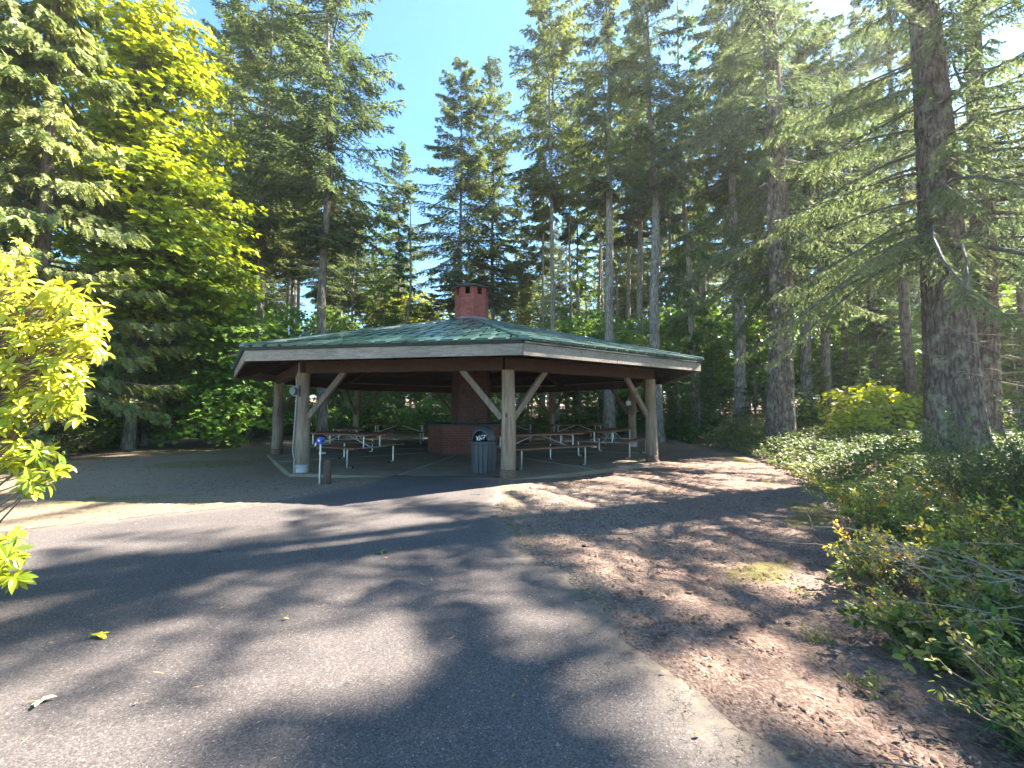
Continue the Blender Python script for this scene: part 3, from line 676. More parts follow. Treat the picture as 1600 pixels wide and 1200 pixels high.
# ------------------------------------------------------------------ vegetation generators
def orth(D):
    """two unit vectors perpendicular to the rows of D"""
    ref = np.where(np.abs(D[..., 2:3]) > .9, np.array([1., 0, 0]), np.array([0., 0, 1.]))
    a = np.cross(D, ref); a /= np.linalg.norm(a, axis=-1, keepdims=True) + 1e-9
    b = np.cross(D, a); return a, b
def nrmz(D): return D / (np.linalg.norm(D, axis=-1, keepdims=True) + 1e-9)
class Leaves:
    def __init__(s): s.V = []; s.Fq = []; s.n = 0; s.var = []; s.mi = []
    def add(s, V, Fs, var, mi):
        s.V.append(V.reshape(-1, 3)); s.Fq.append(Fs + s.n); s.n += len(V.reshape(-1, 3)); s.var.append(np.broadcast_to(var, (len(Fs),))); s.mi.append(np.full(len(Fs), mi))
    def diamonds(s, P, D, L, W, rg, mi=0, var=None, back=.35):
        """pointed blades from P along D"""
        P = P.reshape(-1, 3); D = nrmz(D.reshape(-1, 3)); L = np.broadcast_to(L, (len(P),)).reshape(-1, 1); W = np.broadcast_to(W, (len(P),)).reshape(-1, 1)
        a, b = orth(D); t = rg.uniform(0, 2 * PI, (len(P), 1)); S = a * np.cos(t) + b * np.sin(t)
        s.quad(P, P + D * L * back + S * W * .5, P + D * L, P + D * L * back - S * W * .5, rg, mi, var)
    def quad(s, a, b, c, d, rg, mi=0, var=None):
        n = len(a); V = np.stack([a, b, c, d], 1); f = np.arange(n)[:, None] * 4 + np.arange(4)[None]
        s.add(V, f, rg.random(n) if var is None else var, mi)
    def poly(s, P, D, U, L, shape, rg, mi=0, var=None, fold=.0, droop=0):
        """leaf outlines: shape (k,2) along D (x) and sideways S (y); U approx normal"""
        D = nrmz(D); S = nrmz(np.cross(U, D)); Nn = np.cross(D, S); k = len(shape)
        L = np.broadcast_to(L, (len(P),))[:, None, None]; sh_ = np.array(shape)
        V = P[:, None, :] + L * (sh_[None, :, 0:1] * D[:, None, :] + sh_[None, :, 1:2] * S[:, None, :] + (fold * np.abs(sh_[None, :, 1:2]) - droop * sh_[None, :, 0:1] ** 2) * Nn[:, None, :])
        f = np.arange(len(P))[:, None] * k + np.arange(k)[None]
        s.V.append(V.reshape(-1, 3)); s.Fq.append(f + s.n); s.n += len(P) * k; s.var.append(rg.random(len(P)) if var is None else np.broadcast_to(var, (len(P),))); s.mi.append(np.full(len(P), mi))
    def tubes(s, pts, rad, mi=1, n=3):
        """pts (m,k,3), rad (m,k): many thin tubes"""
        m, k, _ = pts.shape; T = np.empty_like(pts); T[:, 1:-1] = pts[:, 2:] - pts[:, :-2]; T[:, 0] = pts[:, 1] - pts[:, 0]; T[:, -1] = pts[:, -1] - pts[:, -2]
        T = nrmz(T); a, b = orth(T); an = np.arange(n) * 2 * PI / n
        V = pts[:, :, None, :] + rad[:, :, None, None] * (a[:, :, None, :] * np.cos(an)[None, None, :, None] + b[:, :, None, :] * np.sin(an)[None, None, :, None])
        base = (np.arange(m)[:, None, None] * k + np.arange(k - 1)[None, :, None]) * n + np.arange(n)[None, None, :]
        nx_ = (np.arange(m)[:, None, None] * k + np.arange(k - 1)[None, :, None]) * n + (np.arange(n)[None, None, :] + 1) % n
        f = np.stack([base, nx_, nx_ + n, base + n], -1).reshape(-1, 4)
        s.add(V, f, .5, mi)
    def mesh(s, name, mats):
        V = np.concatenate(s.V); by = {}
        ks = sorted(set(f.shape[1] for f in s.Fq)); F_ = []; va = []; mi = []
        for k in ks:
            sel = [i for i, f in enumerate(s.Fq) if f.shape[1] == k]
            F_.append(np.concatenate([s.Fq[i] for i in sel])); va += [s.var[i] for i in sel]; mi += [s.mi[i] for i in sel]
        return np_mesh(name, V, F_, mats, var=np.concatenate(va), mi=np.concatenate(mi))

def trunk_mesh(name, H, r0, m, seed, sides=14, rings=40, bend=.15, flare=.35, ridges=0, taper=.9, zfine=None):
    rg = np.random.default_rng(seed); t = np.linspace(0, 1, rings) ** 1.3; zz = t * H
    if zfine: zz = np.r_[np.linspace(-.3, zfine, rings), np.linspace(zfine, H, 14)[1:]]
    else: zz[0] = -.3
    tt = np.clip(zz / H, 0, 1); r = r0 * (1 - taper * tt) * (1 + flare * np.exp(-np.maximum(zz, 0) / (r0 * 2.2)))
    cx_ = bend * (vnoise(zz * .15, 0 * zz, seed) - .5) * 2; cy_ = bend * (vnoise(zz * .15, 0 * zz + 9, seed) - .5) * 2; cx_ -= cx_[0]; cy_ -= cy_[0]
    an = np.arange(sides) / sides * 2 * PI; A, Z = np.meshgrid(an, zz)
    per = max(6, int(round(r0 * 2 * PI / .11))) if ridges else 5
    rr = r[:, None] * (1 + .05 * (vnoise(A / (2 * PI) * 5, Z * .4, seed + 1, per=5) - .5))
    if ridges:
        wz = (vnoise(A / (2 * PI) * 4, Z * 1.7, seed + 2, per=4) - .5) * .8
        c1 = vnoise(A / (2 * PI) * per + wz * 0, Z * 2.6, seed + 3, per=per); c2 = vnoise(A / (2 * PI) * per * 2, Z * 5.5, seed + 4, per=per * 2); c3 = vnoise(A / (2 * PI) * per * 5, Z * 16, seed + 8, per=per * 5)
        rid = 1 - np.abs(c1 - .5) * 2; crack = sstep(.72, 1.0, rid); rid2 = sstep(.7, 1., 1 - np.abs(c2 - .5) * 2)
        rr = rr + ridges * (-crack * 1.0 - rid2 * .45 + (c3 - .5) * .35)
        butt = .10 * r0 * np.exp(-np.maximum(Z, 0) / .7) * np.sin(A * 5 + seed); rr = rr + butt
    V = np.stack([cx_[:, None] + rr * np.cos(A), cy_[:, None] + rr * np.sin(A), Z], -1).reshape(-1, 3)
    n = sides; i, j = np.meshgrid(np.arange(len(zz) - 1), np.arange(n), indexing='ij'); b0 = (i * n + j).ravel(); b1 = (i * n + (j + 1) % n).ravel()
    return np_mesh(name, V, [np.c_[b0, b1, b1 + n, b0 + n]], m, smooth=True)

def conifer_crown(name, seed, H, z0, Rm, nb, tw, sub, ll, lw, mats, droop=.25, hang=.35, dead=14, tlen=.34, prof=.75, azlim=None, rise=.25, zmax=None, lowfade=.25):
    rg = np.random.default_rng(seed); lv = Leaves()
    u = ((np.arange(nb) + rg.random(nb)) / nb) ** 1.3
    z = z0 + (min(zmax, H) - z0 if zmax else H - z0) * u; uh = (z - z0) / (H - z0)
    Lb = Rm * (1 - uh) ** prof * (lowfade + (1 - lowfade) * sstep(-.05, .22, uh)) * rg.uniform(.62, 1.12, nb) + .12
    az = rg.uniform(0, 2 * PI, nb) if azlim is None else rg.uniform(azlim[0], azlim[1], nb)
    dr = np.stack([np.cos(az), np.sin(az), 0 * az], -1); pe = np.stack([-np.sin(az), np.cos(az), 0 * az], -1)
    up = rise * (uh * 1.6 - .25) + .5 * sstep(.6, 1, uh) + rg.normal(0, .07, nb); dp = droop * (1.15 - uh) * rg.uniform(.6, 1.4, nb)
    cv = rg.normal(0, .12, nb)
    def P(s_):    # s_ (nb,k)
        return dr[:, None] * (Lb[:, None] * s_)[..., None] + pe[:, None] * (cv[:, None] * Lb[:, None] * s_ ** 2)[..., None] + np.array([0, 0, 1.]) * (z[:, None] + Lb[:, None] * (up[:, None] * s_ - dp[:, None] * s_ ** 2 + .35 * dp[:, None] * s_ ** 4))[..., None]
    ss = np.linspace(0, 1, 6)[None].repeat(nb, 0); lr = (.007 + .009 * Lb)[:, None] * (1 - .85 * ss)
    lv.tubes(P(ss), lr, 1, 4)
    k = tw; s_ = (np.arange(k)[None] + rg.random((nb, k))) / k; s_ = .1 + .9 * s_ ** .8
    B = P(s_); T = nrmz(P(np.minimum(s_ + .04, 1.04)) - B)
    side = np.where((np.arange(k)[None] + rg.integers(0, 2, (nb, 1))) % 2, 1., -1.)[..., None]
    ang = rg.uniform(.65, 1.25, (nb, k))[..., None]
    Dt = nrmz(T * np.cos(ang) + np.cross(T, np.array([0, 0, 1.])) * side * np.sin(ang) + np.array([0, 0, -1.]) * (hang * rg.uniform(.3, 1.7, (nb, k)))[..., None])
    Lt = (tlen * np.minimum(Lb, 2.6)[:, None] * (1.12 - s_) + .10) * rg.uniform(.55, 1.2, (nb, k))
    sg = np.array([-1.]) * 0
    # twig shoots
    q = (np.arange(sub)[None, None] + rg.random((nb, k, sub))) / sub
    Bq = B[:, :, None] + Dt[:, :, None] * (Lt[..., None] * q)[..., None] + np.array([0, 0, -1.]) * (hang * .35 * Lt[..., None] * q ** 2)[..., None]
    s2 = np.where(np.arange(sub) % 2, 1., -1.)[None, None, :, None]
    ax = np.cross(Dt, np.array([0, 0, 1.])); ax = nrmz(ax)[:, :, None]
    Dq = nrmz(Dt[:, :, None] * .75 + ax * s2 * rg.uniform(.2, 1.0, (nb, k, sub))[..., None] + rg.normal(0, .28, (nb, k, sub, 3)) + np.array([0, 0, -1.]) * hang * .4)
    thin = (rg.random((nb, k)) < np.clip(Lb / 1.5, .22, 1)[:, None])[..., None]
    Lq = thin * ll * rg.uniform(.6, 1.4, (nb, k, sub)) * (1.1 - .4 * q)
    vb = np.clip(rg.normal(.42, .2, (nb, 1, 1)) + .25 * (s_[..., None] - .5) + rg.normal(0, .17, (nb, k, sub)), 0, 1)
    lv.diamonds(Bq, Dq, Lq.ravel(), lw * rg.uniform(.7, 1.3, Lq.size), rg, 0, vb.ravel())
    # twig stems as thin blades of needles
    lv.diamonds(B, Dt, Lt.ravel() * 1.05, lw * .75, rg, 0, np.clip(vb[:, :, 0].ravel() - .1, 0, 1), back=.5)
    if dead:
        az = rg.uniform(0, 2 * PI, dead); zz = rg.uniform(min(2.5, z0 * .3), z0 + .15 * (H - z0), dead); L = rg.uniform(.5, 1.0, dead) * min(1.6, Rm * .6)
        d0 = np.stack([np.cos(az), np.sin(az), 0 * az], -1); t = np.linspace(0, 1, 5)
        pts = d0[:, None] * (L[:, None] * t)[..., None] + np.array([0, 0, 1.]) * (zz[:, None] + L[:, None] * (.1 * t - rg.uniform(.1, .5, (dead, 1)) * t ** 2))[..., None] + rg.normal(0, .02, (dead, 5, 3))
        lv.tubes(pts, .011 * (1 - .8 * t)[None].repeat(dead, 0), 2, 3)
        kk = 6; tq = rg.uniform(.25, 1, (dead, kk)); B2 = d0[:, None] * (L[:, None] * tq)[..., None] + np.array([0, 0, 1.]) * (zz[:, None] + L[:, None] * (.1 * tq - .3 * tq ** 2))[..., None]
        D2 = nrmz(d0[:, None] * .5 + rg.normal(0, .6, (dead, kk, 3)) + np.array([0, 0, -.3])); e = B2 + D2 * (rg.uniform(.15, .5, (dead, kk)))[..., None]
        lv.tubes(np.stack([B2, (B2 + e) / 2 + rg.normal(0, .015, B2.shape), e], 2).reshape(-1, 3, 3), np.tile(np.array([.005, .004, .002]), (dead * kk, 1)), 2, 3)
    return lv.mesh(name, mats)

FIR = [M['needle'], M['limb'], M['dead']]; NEAR = [M['needle_near'], M['limb'], M['dead']]; YNG = [M['needle_young'], M['limb'], M['dead']]
protos = {}
def proto(key, H, r0, bark_m, crown_me, seed, **kw):
    protos[key] = (H, r0, trunk_mesh('trunk', H, r0, bark_m, seed, **kw), crown_me)
for q, (z0, Rm, nb, pr) in enumerate([(6.0, 3.7, 250, .7), (9.0, 3.4, 220, .6), (13.5, 3.3, 160, .6)]):
    proto('fir%d' % q, 28, .26, M['bark'] if q < 2 else M['bark_thin'], conifer_crown('crown', 11 + q, 28, z0, Rm, nb, 26, 10, .175, .050, FIR, prof=pr, dead=34, droop=.35, hang=.5, tlen=.25), 21 + q)
proto('thin0', 22, .14, M['bark_thin'], conifer_crown('crown', 31, 22, 10, 2.3, 80, 20, 9, .25, .08, FIR, prof=.6, dead=34, hang=.55), 32)
proto('thin2', 22, .13, M['bark_thin'], conifer_crown('crown', 37, 22, 13.5, 2.0, 55, 18, 9, .25, .08, FIR, prof=.5, dead=40, hang=.55), 38)
proto('thin1', 22, .15, M['bark_thin'], conifer_crown('crown', 33, 22, 3.5, 2.6, 95, 20, 9, .25, .08, YNG, prof=.7, dead=30, hang=.6), 34)
proto('sapling0', 5.5, .06, M['bark_thin'], conifer_crown('crown', 41, 5.5, .25, 1.5, 75, 18, 10, .13, .04, YNG, prof=.75, dead=0, hang=.3, lowfade=.8), 42, rings=10, sides=8, bend=.05)
proto('sapling1', 3.2, .04, M['bark_thin'], conifer_crown('crown', 43, 3.2, .12, 1.1, 50, 16, 10, .11, .038, YNG, prof=.7, dead=0, hang=.25, lowfade=.9), 44, rings=8, sides=8, bend=.04)

def place(key, x_, y_, H, r, spread, label, cat='tree', group=None, name='fir_tree', rz=None, seed=0):
    h0, r0, tm, cm_ = protos[key]; rn = random.Random(seed * 7 + int(x_ * 10) * 31 + int(y_ * 10))
    root = empty(name, (x_, y_, gz1(x_, y_) - .05), rn.uniform(0, 6.28) if rz is None else rz)
    t = obj_of(tm, 'trunk', root); t.scale = (r / r0, r / r0, H / h0)
    c = obj_of(cm_, 'crown', root); c.scale = (spread, spread, H / h0)
    return tag(root, label, cat, group)

# ---- conifers one can single out: (photo x of the trunk, distance, height, radius, spread, prototype, label)
SP = [
 (396, 22.5, 31, .22, 1.4, 'fir1', 'tall fir left of the open sky, its trunk above the left end of the roof'),
 (505, 20.5, 30, .25, 1.4, 'fir1', 'tall dark fir with a stout grey trunk at the left edge of the sky gap'),
 (345, 27, 29, .2, 1.35, 'fir1', 'fir half hidden behind the yellow green maple beside the narrow left sky gap'),
 (621, 36, 24.5, .19, 1.05, 'fir1', 'smaller pale fir with pointed top low in the sky gap'),
 (717, 30.5, 27.5, .19, 1.4, 'fir1', 'slim fir with pointed crown directly above the brick chimney, left of its twin'),
 (768, 31.5, 28.6, .19, 1.1, 'fir1', 'slim fir with pointed crown just right of the chimney, right one of the twin pair'),
 (866, 26, 33, .19, 1.35, 'fir2', 'tall fir at the right edge of the sky gap with a slim pale trunk'),
 (850, 29, 30, .1, .7, 'thin0', 'very thin pale trunk close beside the fir at the right edge of the sky'),
 (951, 21, 30, .29, .9, 'fir2', 'fir with lichen grey trunk rising behind the right half of the roof'),
 (1026, 19.5, 30, .28, .9, 'fir2', 'fir whose trunk passes behind the right end of the roof and shows again below it'),
 (1003, 26, 28, .24, .9, 'fir2', 'dark fir trunk half hidden behind drooping branches above the roof ridge on the right'),
 (1156, 20.5, 31, .30, 1.1, 'fir2', 'straight mid sized fir left of the thick furrowed trunk, beyond the salal bank'),
 (1259, 22, 30, .30, .95, 'fir2', 'dark fir in shade just right of the thick furrowed trunk'),
 (1428, 20.5, 29, .27, .95, 'fir1', 'shaded fir trunk visible just left of the largest trunk'),
 (1323, 26, 27, .22, .9, 'fir2', 'dark fir trunk midway between the two thick trunks on the right'),
 (1104, 30, 26, .19, .9, 'thin0', 'slender pale fir behind the right corner of the roof'),
 (1072, 33, 26, .16, .9, 'thin0', 'thin fir in the gap above the right roof corner'),
 (443, 30, 24, .14, .9, 'thin0', 'left one of a close pair of thin pale trunks above the left roof slope'),
 (453, 31, 25, .15, .9, 'thin0', 'right one of a close pair of thin pale trunks above the left roof slope'),
 (589, 33, 19, .13, .8, 'thin1', 'short thin fir under the pointed pale fir in the sky gap'),
 (630, 30, 17, .17, .7, 'thin1', 'short dark trunked fir left of the chimney'),
 (812, 34, 21, .13, .8, 'thin0', 'thin fir right of the twin firs behind the shelter'),
 (1290, 19, 19, .2, .9, 'fir1', 'leafy fir with low branches between the thick furrowed trunk and the largest trunk'),
 (1370, 24, 26, .2, 1.0, 'fir0', 'fir with low pale sprays left of the largest trunk'),
 (1085, 23, 27, .2, .8, 'thin1', 'fir whose low branches droop just past the right tip of the roof'),
 (985, 31, 28, .2, 1.0, 'fir2', 'dense dark fir filling the canopy above the right roof slope'),
 (1195, 27, 29, .2, 1.0, 'fir1', 'dense fir behind and left of the thick furrowed trunk'),
 (1600, 18, 13, .2, 1.0, 'fir0', 'pale backlit fir at the right edge behind the pair of big trunks'),
 (300, 30, 25, .2, 1.1, 'fir2', 'dense fir behind the maple on the left'),
 (460, 36, 28, .2, 1.1, 'thin0', 'dense fir filling the wood between the two tall firs left of the sky gap'),
 (905, 33, 25, .15, .9, 'thin1', 'thin leaning green fir behind the shelter roof on the right'),
]
for (px, d_, H_, r_, sp_, key, lb) in SP: place_sp = min(H_, 1.4 + .985 * d_ + 3.5) if px > 840 else H_; place(key, PX(px, d_), d_, place_sp, r_, sp_, lb)

# ---- forest further back, each tree its own, in three look-alike groups
rn = random.Random(8); spots = []
tries = 0
while len(spots) < 150 and tries < 9000:
    tries += 1; d_ = rn.uniform(27, 58); x_ = rn.uniform(-1.05, 1.25) * d_ ; px = 800 + F * x_ / d_
    if min([math.hypot(x_ - a_, d_ - b_) for a_, b_, *_ in spots] + [99]) < 2.2: continue
    if any(abs(PX(s_[0], s_[1]) - x_) < 1.3 and abs(s_[1] - d_) < 1.8 for s_ in SP): continue
    if 560 < px < 835: H_ = (rn.uniform(230, 285) / F) * d_ * (.75 if 640 < px < 720 else .95); H_ = min(H_, 19)
    elif 500 < px <= 560 or 835 <= px < 860: H_ = (rn.uniform(330, 420) / F) * d_
    elif px < 350: H_ = rn.uniform(19, 26)
    else: H_ = rn.uniform(20, 26)
    spots.append((x_, d_, H_, px))
for i, (x_, d_, H_, px) in enumerate(spots):
    key = rn.choice(['thin0', 'thin2', 'thin2', 'fir2', 'thin2', 'thin1']); r_ = rn.uniform(.12, .22)
    if 800 < px <= 1100: key = rn.choice(['thin2', 'thin2', 'fir2'])
    if px > 1100: key = rn.choice(['thin2', 'thin2', 'thin2', 'thin0', 'thin1'])
    sp_ = rn.uniform(.75, 1.1) * (1 if H_ > 15 else .8)
    if px < 560: lb, g_ = 'slender background fir in the woods left of the sky gap', 'background firs on the left'
    elif px < 835: lb, g_ = 'short background fir below the open sky behind the shelter', 'background firs below the sky gap'
    elif px < 1130: lb, g_ = 'slender background fir behind the right half of the shelter', 'background firs behind the shelter on the right'
    else: lb, g_ = 'slender background fir deep in the woods on the far right', 'background firs on the far right'
    place(key, x_, d_, H_, r_, sp_, lb, 'tree', g_, seed=i)

# ---- the near trees on the right, with their own fine crowns and furrowed trunks
def near_tree(px, d_, H_, r_, z0, Rm, nb, tw, sub, ll, lw, seed, label, sides=150, rings=330, zfine=9, ridges=.03, hang=.75, zmax=None, droop=.55, name='fir_tree', azlim=None, prof=.5):
    x_ = PX(px, d_); root = empty(name, (x_, d_, gz1(x_, d_) - .05))
    obj_of(trunk_mesh('trunk', H_, r_, M['bark_near'], seed, sides=sides, rings=rings, zfine=zfine, ridges=ridges, flare=.22, taper=.62), 'trunk', root)
    obj_of(conifer_crown('crown', seed + 1, H_, z0, Rm, nb, tw, sub, ll, lw, NEAR, prof=prof, droop=droop, hang=hang, dead=20, rise=.1, zmax=zmax, tlen=.30, lowfade=.75, azlim=azlim), 'crown', root)
    return tag(root, label, 'tree')
near_tree(1489, 9.3, 14.5, .49, 4.9, 5.2, 72, 46, 13, .115, .028, 101, 'largest and nearest fir trunk on the right with deeply furrowed lichen spotted bark', azlim=(2.2, 5.9), prof=.85)
near_tree(1538, 11.6, 17, .31, 5.6, 4.2, 60, 36, 11, .14, .036, 111, 'big fir standing directly behind and right of the largest trunk', azlim=(2.6, 6.6))
near_tree(1218, 15.3, 21.5, .45, 6.0, 4.6, 120, 42, 12, .16, .042, 121, 'thick fir with red brown furrowed bark at the edge of the salal bank', zfine=10)

# ---- trees outside the frame on the right and behind the viewer whose shade falls on the drive
OFF = [(16.5, 9, 17, 'thin2'), (14.5, 1.5, 17, 'thin2'), (22, 8.5, 21, 'thin2'), (18, -1, 19, 'thin2'), (24, 2.5, 22, 'thin2'), (27, 7, 24, 'fir2'), (13.2, 4.2, 14.5, 'thin2'), (11, .5, 13.5, 'thin2'), (20.5, 4.5, 20, 'thin2'), (9.5, -3, 13, 'thin2')]
for i, (x_, y_, H_, key) in enumerate(OFF):
    place(key, x_, y_, H_, .3, 1.15, 'fir tree beyond the right edge of the view shading the drive', 'tree', 'firs beyond the right edge', seed=i + 50)

# ------------------------------------------------------------------ cedars and maples on the left
def cedar_crown(name, seed, H, z0, Rm, nb, sprays, ll, mats, prof=.8):
    rg = np.random.default_rng(seed); lv = Leaves(); u = (np.arange(nb) + rg.random(nb)) / nb; z = z0 + (H - z0) * u
    Lb = Rm * (1 - u) ** prof * rg.uniform(.6, 1.1, nb) + .25; az = rg.uniform(0, 2 * PI, nb)
    dr = np.stack([np.cos(az), np.sin(az), 0 * az], -1); dp = rg.uniform(.35, .8, nb)
    def P(s_): return dr[:, None] * (Lb[:, None] * s_)[..., None] + np.array([0, 0, 1.]) * (z[:, None] + Lb[:, None] * (.12 * s_ - dp[:, None] * s_ ** 2 + .3 * s_ ** 4))[..., None]
    ss = np.linspace(0, 1, 6)[None].repeat(nb, 0); lv.tubes(P(ss), (.01 + .010 * Lb)[:, None] * (1 - .85 * ss), 1, 4)
    k = sprays; s_ = .15 + .85 * ((np.arange(k)[None] + rg.random((nb, k))) / k) ** .8; B = P(s_); T = nrmz(P(np.minimum(s_ + .04, 1.05)) - B)
    side = np.where(rg.random((nb, k, 1)) < .5, 1., -1.); lat = np.cross(T, np.array([0, 0, 1.]))
    B = B + lat * side * (rg.uniform(0, .28, (nb, k)) * Lb[:, None] * (1.1 - s_))[..., None] + rg.normal(0, .04, (nb, k, 3))
    D = nrmz(T * .7 + lat * side * rg.uniform(.1, .8, (nb, k, 1)) + np.array([0, 0, -1.]) * rg.uniform(.35, 1.2, (nb, k, 1)))
    a = nrmz(np.cross(D, nrmz(rg.normal(0, .5, D.shape) + np.array([0, 0, .9]))))      # spray plane: D and a
    L = ll * rg.uniform(.6, 1.35, (nb, k)); m = 11; q = np.linspace(.05, .95, m)
    s2 = np.where(np.arange(m) % 2, 1., -1.)
    Pq = B[:, :, None] + D[:, :, None] * (L[..., None] * q)[..., None] + np.array([0, 0, -1.]) * (L[..., None] * .25 * q ** 2)[..., None]
    Dq = nrmz(D[:, :, None] * .8 + a[:, :, None] * s2[None, None, :, None] * .85 + rg.normal(0, .08, Pq.shape) + np.array([0, 0, -.15]))
    Lq = L[..., None] * .55 * (1.05 - q * .8) * rg.uniform(.8, 1.2, (nb, k, m)); W = .032 * (L[..., None] / .3) * np.ones(m)
    nrm_ = np.cross(D, a)[:, :, None] + rg.normal(0, .25, Pq.shape); S = nrmz(np.cross(nrm_, Dq)); S = S.reshape(-1, 3)
    Pf, Df, Lf, Wf = Pq.reshape(-1, 3), Dq.reshape(-1, 3), Lq.reshape(-1, 1), W.reshape(-1, 1)
    vb = np.clip(rg.normal(.5, .2, (nb, 1, 1)) + rg.normal(0, .15, (nb, k, 1)) + rg.normal(0, .1, (nb, k, m)), 0, 1).ravel()
    lv.quad(Pf, Pf + Df * Lf * .4 + S * Wf, Pf + Df * Lf, Pf + Df * Lf * .4 - S * Wf, rg, 0, vb)
    return lv.mesh(name, mats)
CED = [M['cedar'], M['limb']]
def cedar(px, d_, H_, r_, z0, Rm, nb, sp_, ll, seed, label):
    x_ = PX(px, d_); root = empty('cedar_tree', (x_, d_, gz1(x_, d_) - .05))
    obj_of(trunk_mesh('trunk', H_, r_, M['bark'], seed, sides=20), 'trunk', root); obj_of(cedar_crown('crown', seed, H_, z0, Rm, nb, sp_, ll, CED), 'crown', root)
    return tag(root, label, 'tree')
cedar(40, 12.5, 17, .26, 1.6, 4.3, 170, 60, .34, 201, 'big pale olive cedar filling the upper left corner with drooping sprays')
cedar(228, 17.5, 9.5, .13, 1.2, 2.4, 75, 40, .34, 211, 'shaded cedar with fern like hanging sprays between the maple and the left forest edge')
cedar(-140, 11.5, 14, .22, .8, 3.6, 110, 44, .36, 221, 'cedar at the far left edge behind the near leafy branches')

LOBE = [(0, 0), (.12, .30), (.02, .52), (.36, .40), (.52, .56), (.60, .22), (1.0, 0), (.60, -.22), (.52, -.56), (.36, -.40), (.02, -.52), (.12, -.30)]
OVAL = [(0, 0), (.22, .20), (.55, .25), (.85, .12), (1, 0), (.85, -.12), (.55, -.25), (.22, -.20)]
OVAL6 = [(0, 0), (.3, .24), (.7, .2), (1, 0), (.7, -.2), (.3, -.24)]
def maple_crown(name, seed, blobs, ncl, nleaf, size, mats, trunk_top, shape=LOBE, tier=.8, base=(0, 0), stem=True, var0=.5):
    """blobs: (x,y,z,rx,ry,rz,weight,var). leaves sit on flat tiers that droop outwards"""
    rg = np.random.default_rng(seed); lv = Leaves(); w = np.array([b[6] for b in blobs]); w = w / w.sum()
    bi = rg.choice(len(blobs), ncl, p=w); Bl = np.array([b[:6] for b in blobs])[bi]; bv = np.array([b[7] for b in blobs])[bi]
    dirs = nrmz(rg.normal(0, 1, (ncl, 3))); rad = rg.random(ncl) ** .42; C0 = Bl[:, :3] + dirs * Bl[:, 3:6] * rad[:, None]
    out = nrmz(np.c_[C0[:, :2] - np.array(base), np.zeros(ncl)])
    r_, t_ = tier * np.sqrt(rg.random((ncl, nleaf))), rg.uniform(0, 2 * PI, (ncl, nleaf))
    lat = np.c_[-out[:, 1], out[:, 0], np.zeros(ncl)]
    off = out[:, None] * (r_ * np.cos(t_) * 1.15)[..., None] + lat[:, None] * (r_ * np.sin(t_) * .75)[..., None]
    tilt = rg.uniform(.05, .55, (ncl, 1))
    Pl = C0[:, None] + off + np.array([0, 0, 1.]) * (-tilt * (r_ * np.cos(t_)) - .25 * r_ ** 2 + rg.normal(0, .05, r_.shape))[..., None]
    D = nrmz(off * .8 + out[:, None] * .5 + rg.normal(0, .35, Pl.shape) + np.array([0, 0, -.35])); U = nrmz(np.array([0, 0, 1.]) + out[:, None] * .35 + rg.normal(0, .33, Pl.shape))
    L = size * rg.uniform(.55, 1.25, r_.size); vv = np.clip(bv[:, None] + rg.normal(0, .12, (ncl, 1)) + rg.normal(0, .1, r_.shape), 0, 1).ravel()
    lv.poly(Pl.reshape(-1, 3), D.reshape(-1, 3), U.reshape(-1, 3), L, shape, rg, 0, vv, fold=.12, droop=.12)
    if stem:      # a twig from each leaf tier back towards the trunk
        T0 = np.c_[np.tile(base, (ncl, 1)), np.clip(C0[:, 2] - np.hypot(C0[:, 0] - base[0], C0[:, 1] - base[1]) * .55, .2, trunk_top)]
        sel = rg.random(ncl) < .55; A_, B_ = T0[sel], C0[sel] + out[sel] * .3; mid = (A_ + B_) / 2 + rg.normal(0, .2, A_.shape) + np.array([0, 0, .15]); n_ = len(A_)
        t = np.linspace(0, 1, 7)[None, :, None]; pts = A_[:, None] * (1 - t) ** 2 + 2 * mid[:, None] * t * (1 - t) + B_[:, None] * t ** 2
        lv.tubes(pts, np.tile(np.linspace(.022, .004, 7) * min(1, size * 7), (n_, 1)), 1, 4)
        # short twigs inside each tier
        E = C0[:, None] + off[:, :5]; pts = np.stack([np.repeat(C0[:, None], 5, 1), (C0[:, None] + E) / 2 + rg.normal(0, .02, E.shape), E + np.array([0, 0, -.05])], 2).reshape(-1, 3, 3)
        lv.tubes(pts, np.tile([.005, .004, .002], (len(pts), 1)), 1, 3)
    return lv.mesh(name, mats)
def leafy(name, x_, d_, H_, r_, crown_me, label, cat, seed=1, group=None, bark_m=None):
    root = empty(name, (x_, d_, gz1(x_, d_) - .03)); obj_of(trunk_mesh('trunk', H_, r_, bark_m or M['bark_thin'], seed, sides=12, bend=.3), 'trunk', root); obj_of(crown_me, 'crown', root)
    return tag(root, label, cat, group)
MPL = [M['maple'], M['limb']]; VIN = [M['vine'], M['twig']]
x0 = PX(205, 16); 
leafy('maple_tree', x0, 16, 17, .2, maple_crown('crown', 301, [(0, 0, 12.5, 2.8, 2.4, 3.8, 1.5, .62), (1.2, -.6, 8.6, 3.2, 2.4, 2.6, 1.3, .52), (.3, -.3, 16, 1.9, 1.7, 2.0, .6, .8), (2.0, -1, 6.3, 3.0, 2.0, 1.6, .8, .25), (-2.6, 0, 10.5, 2, 2, 3.0, .6, .5)], 760, 26, .25, MPL, 13), 'tall bright yellow green maple on the left, lit by the sun above the cedar', 'tree', 302)
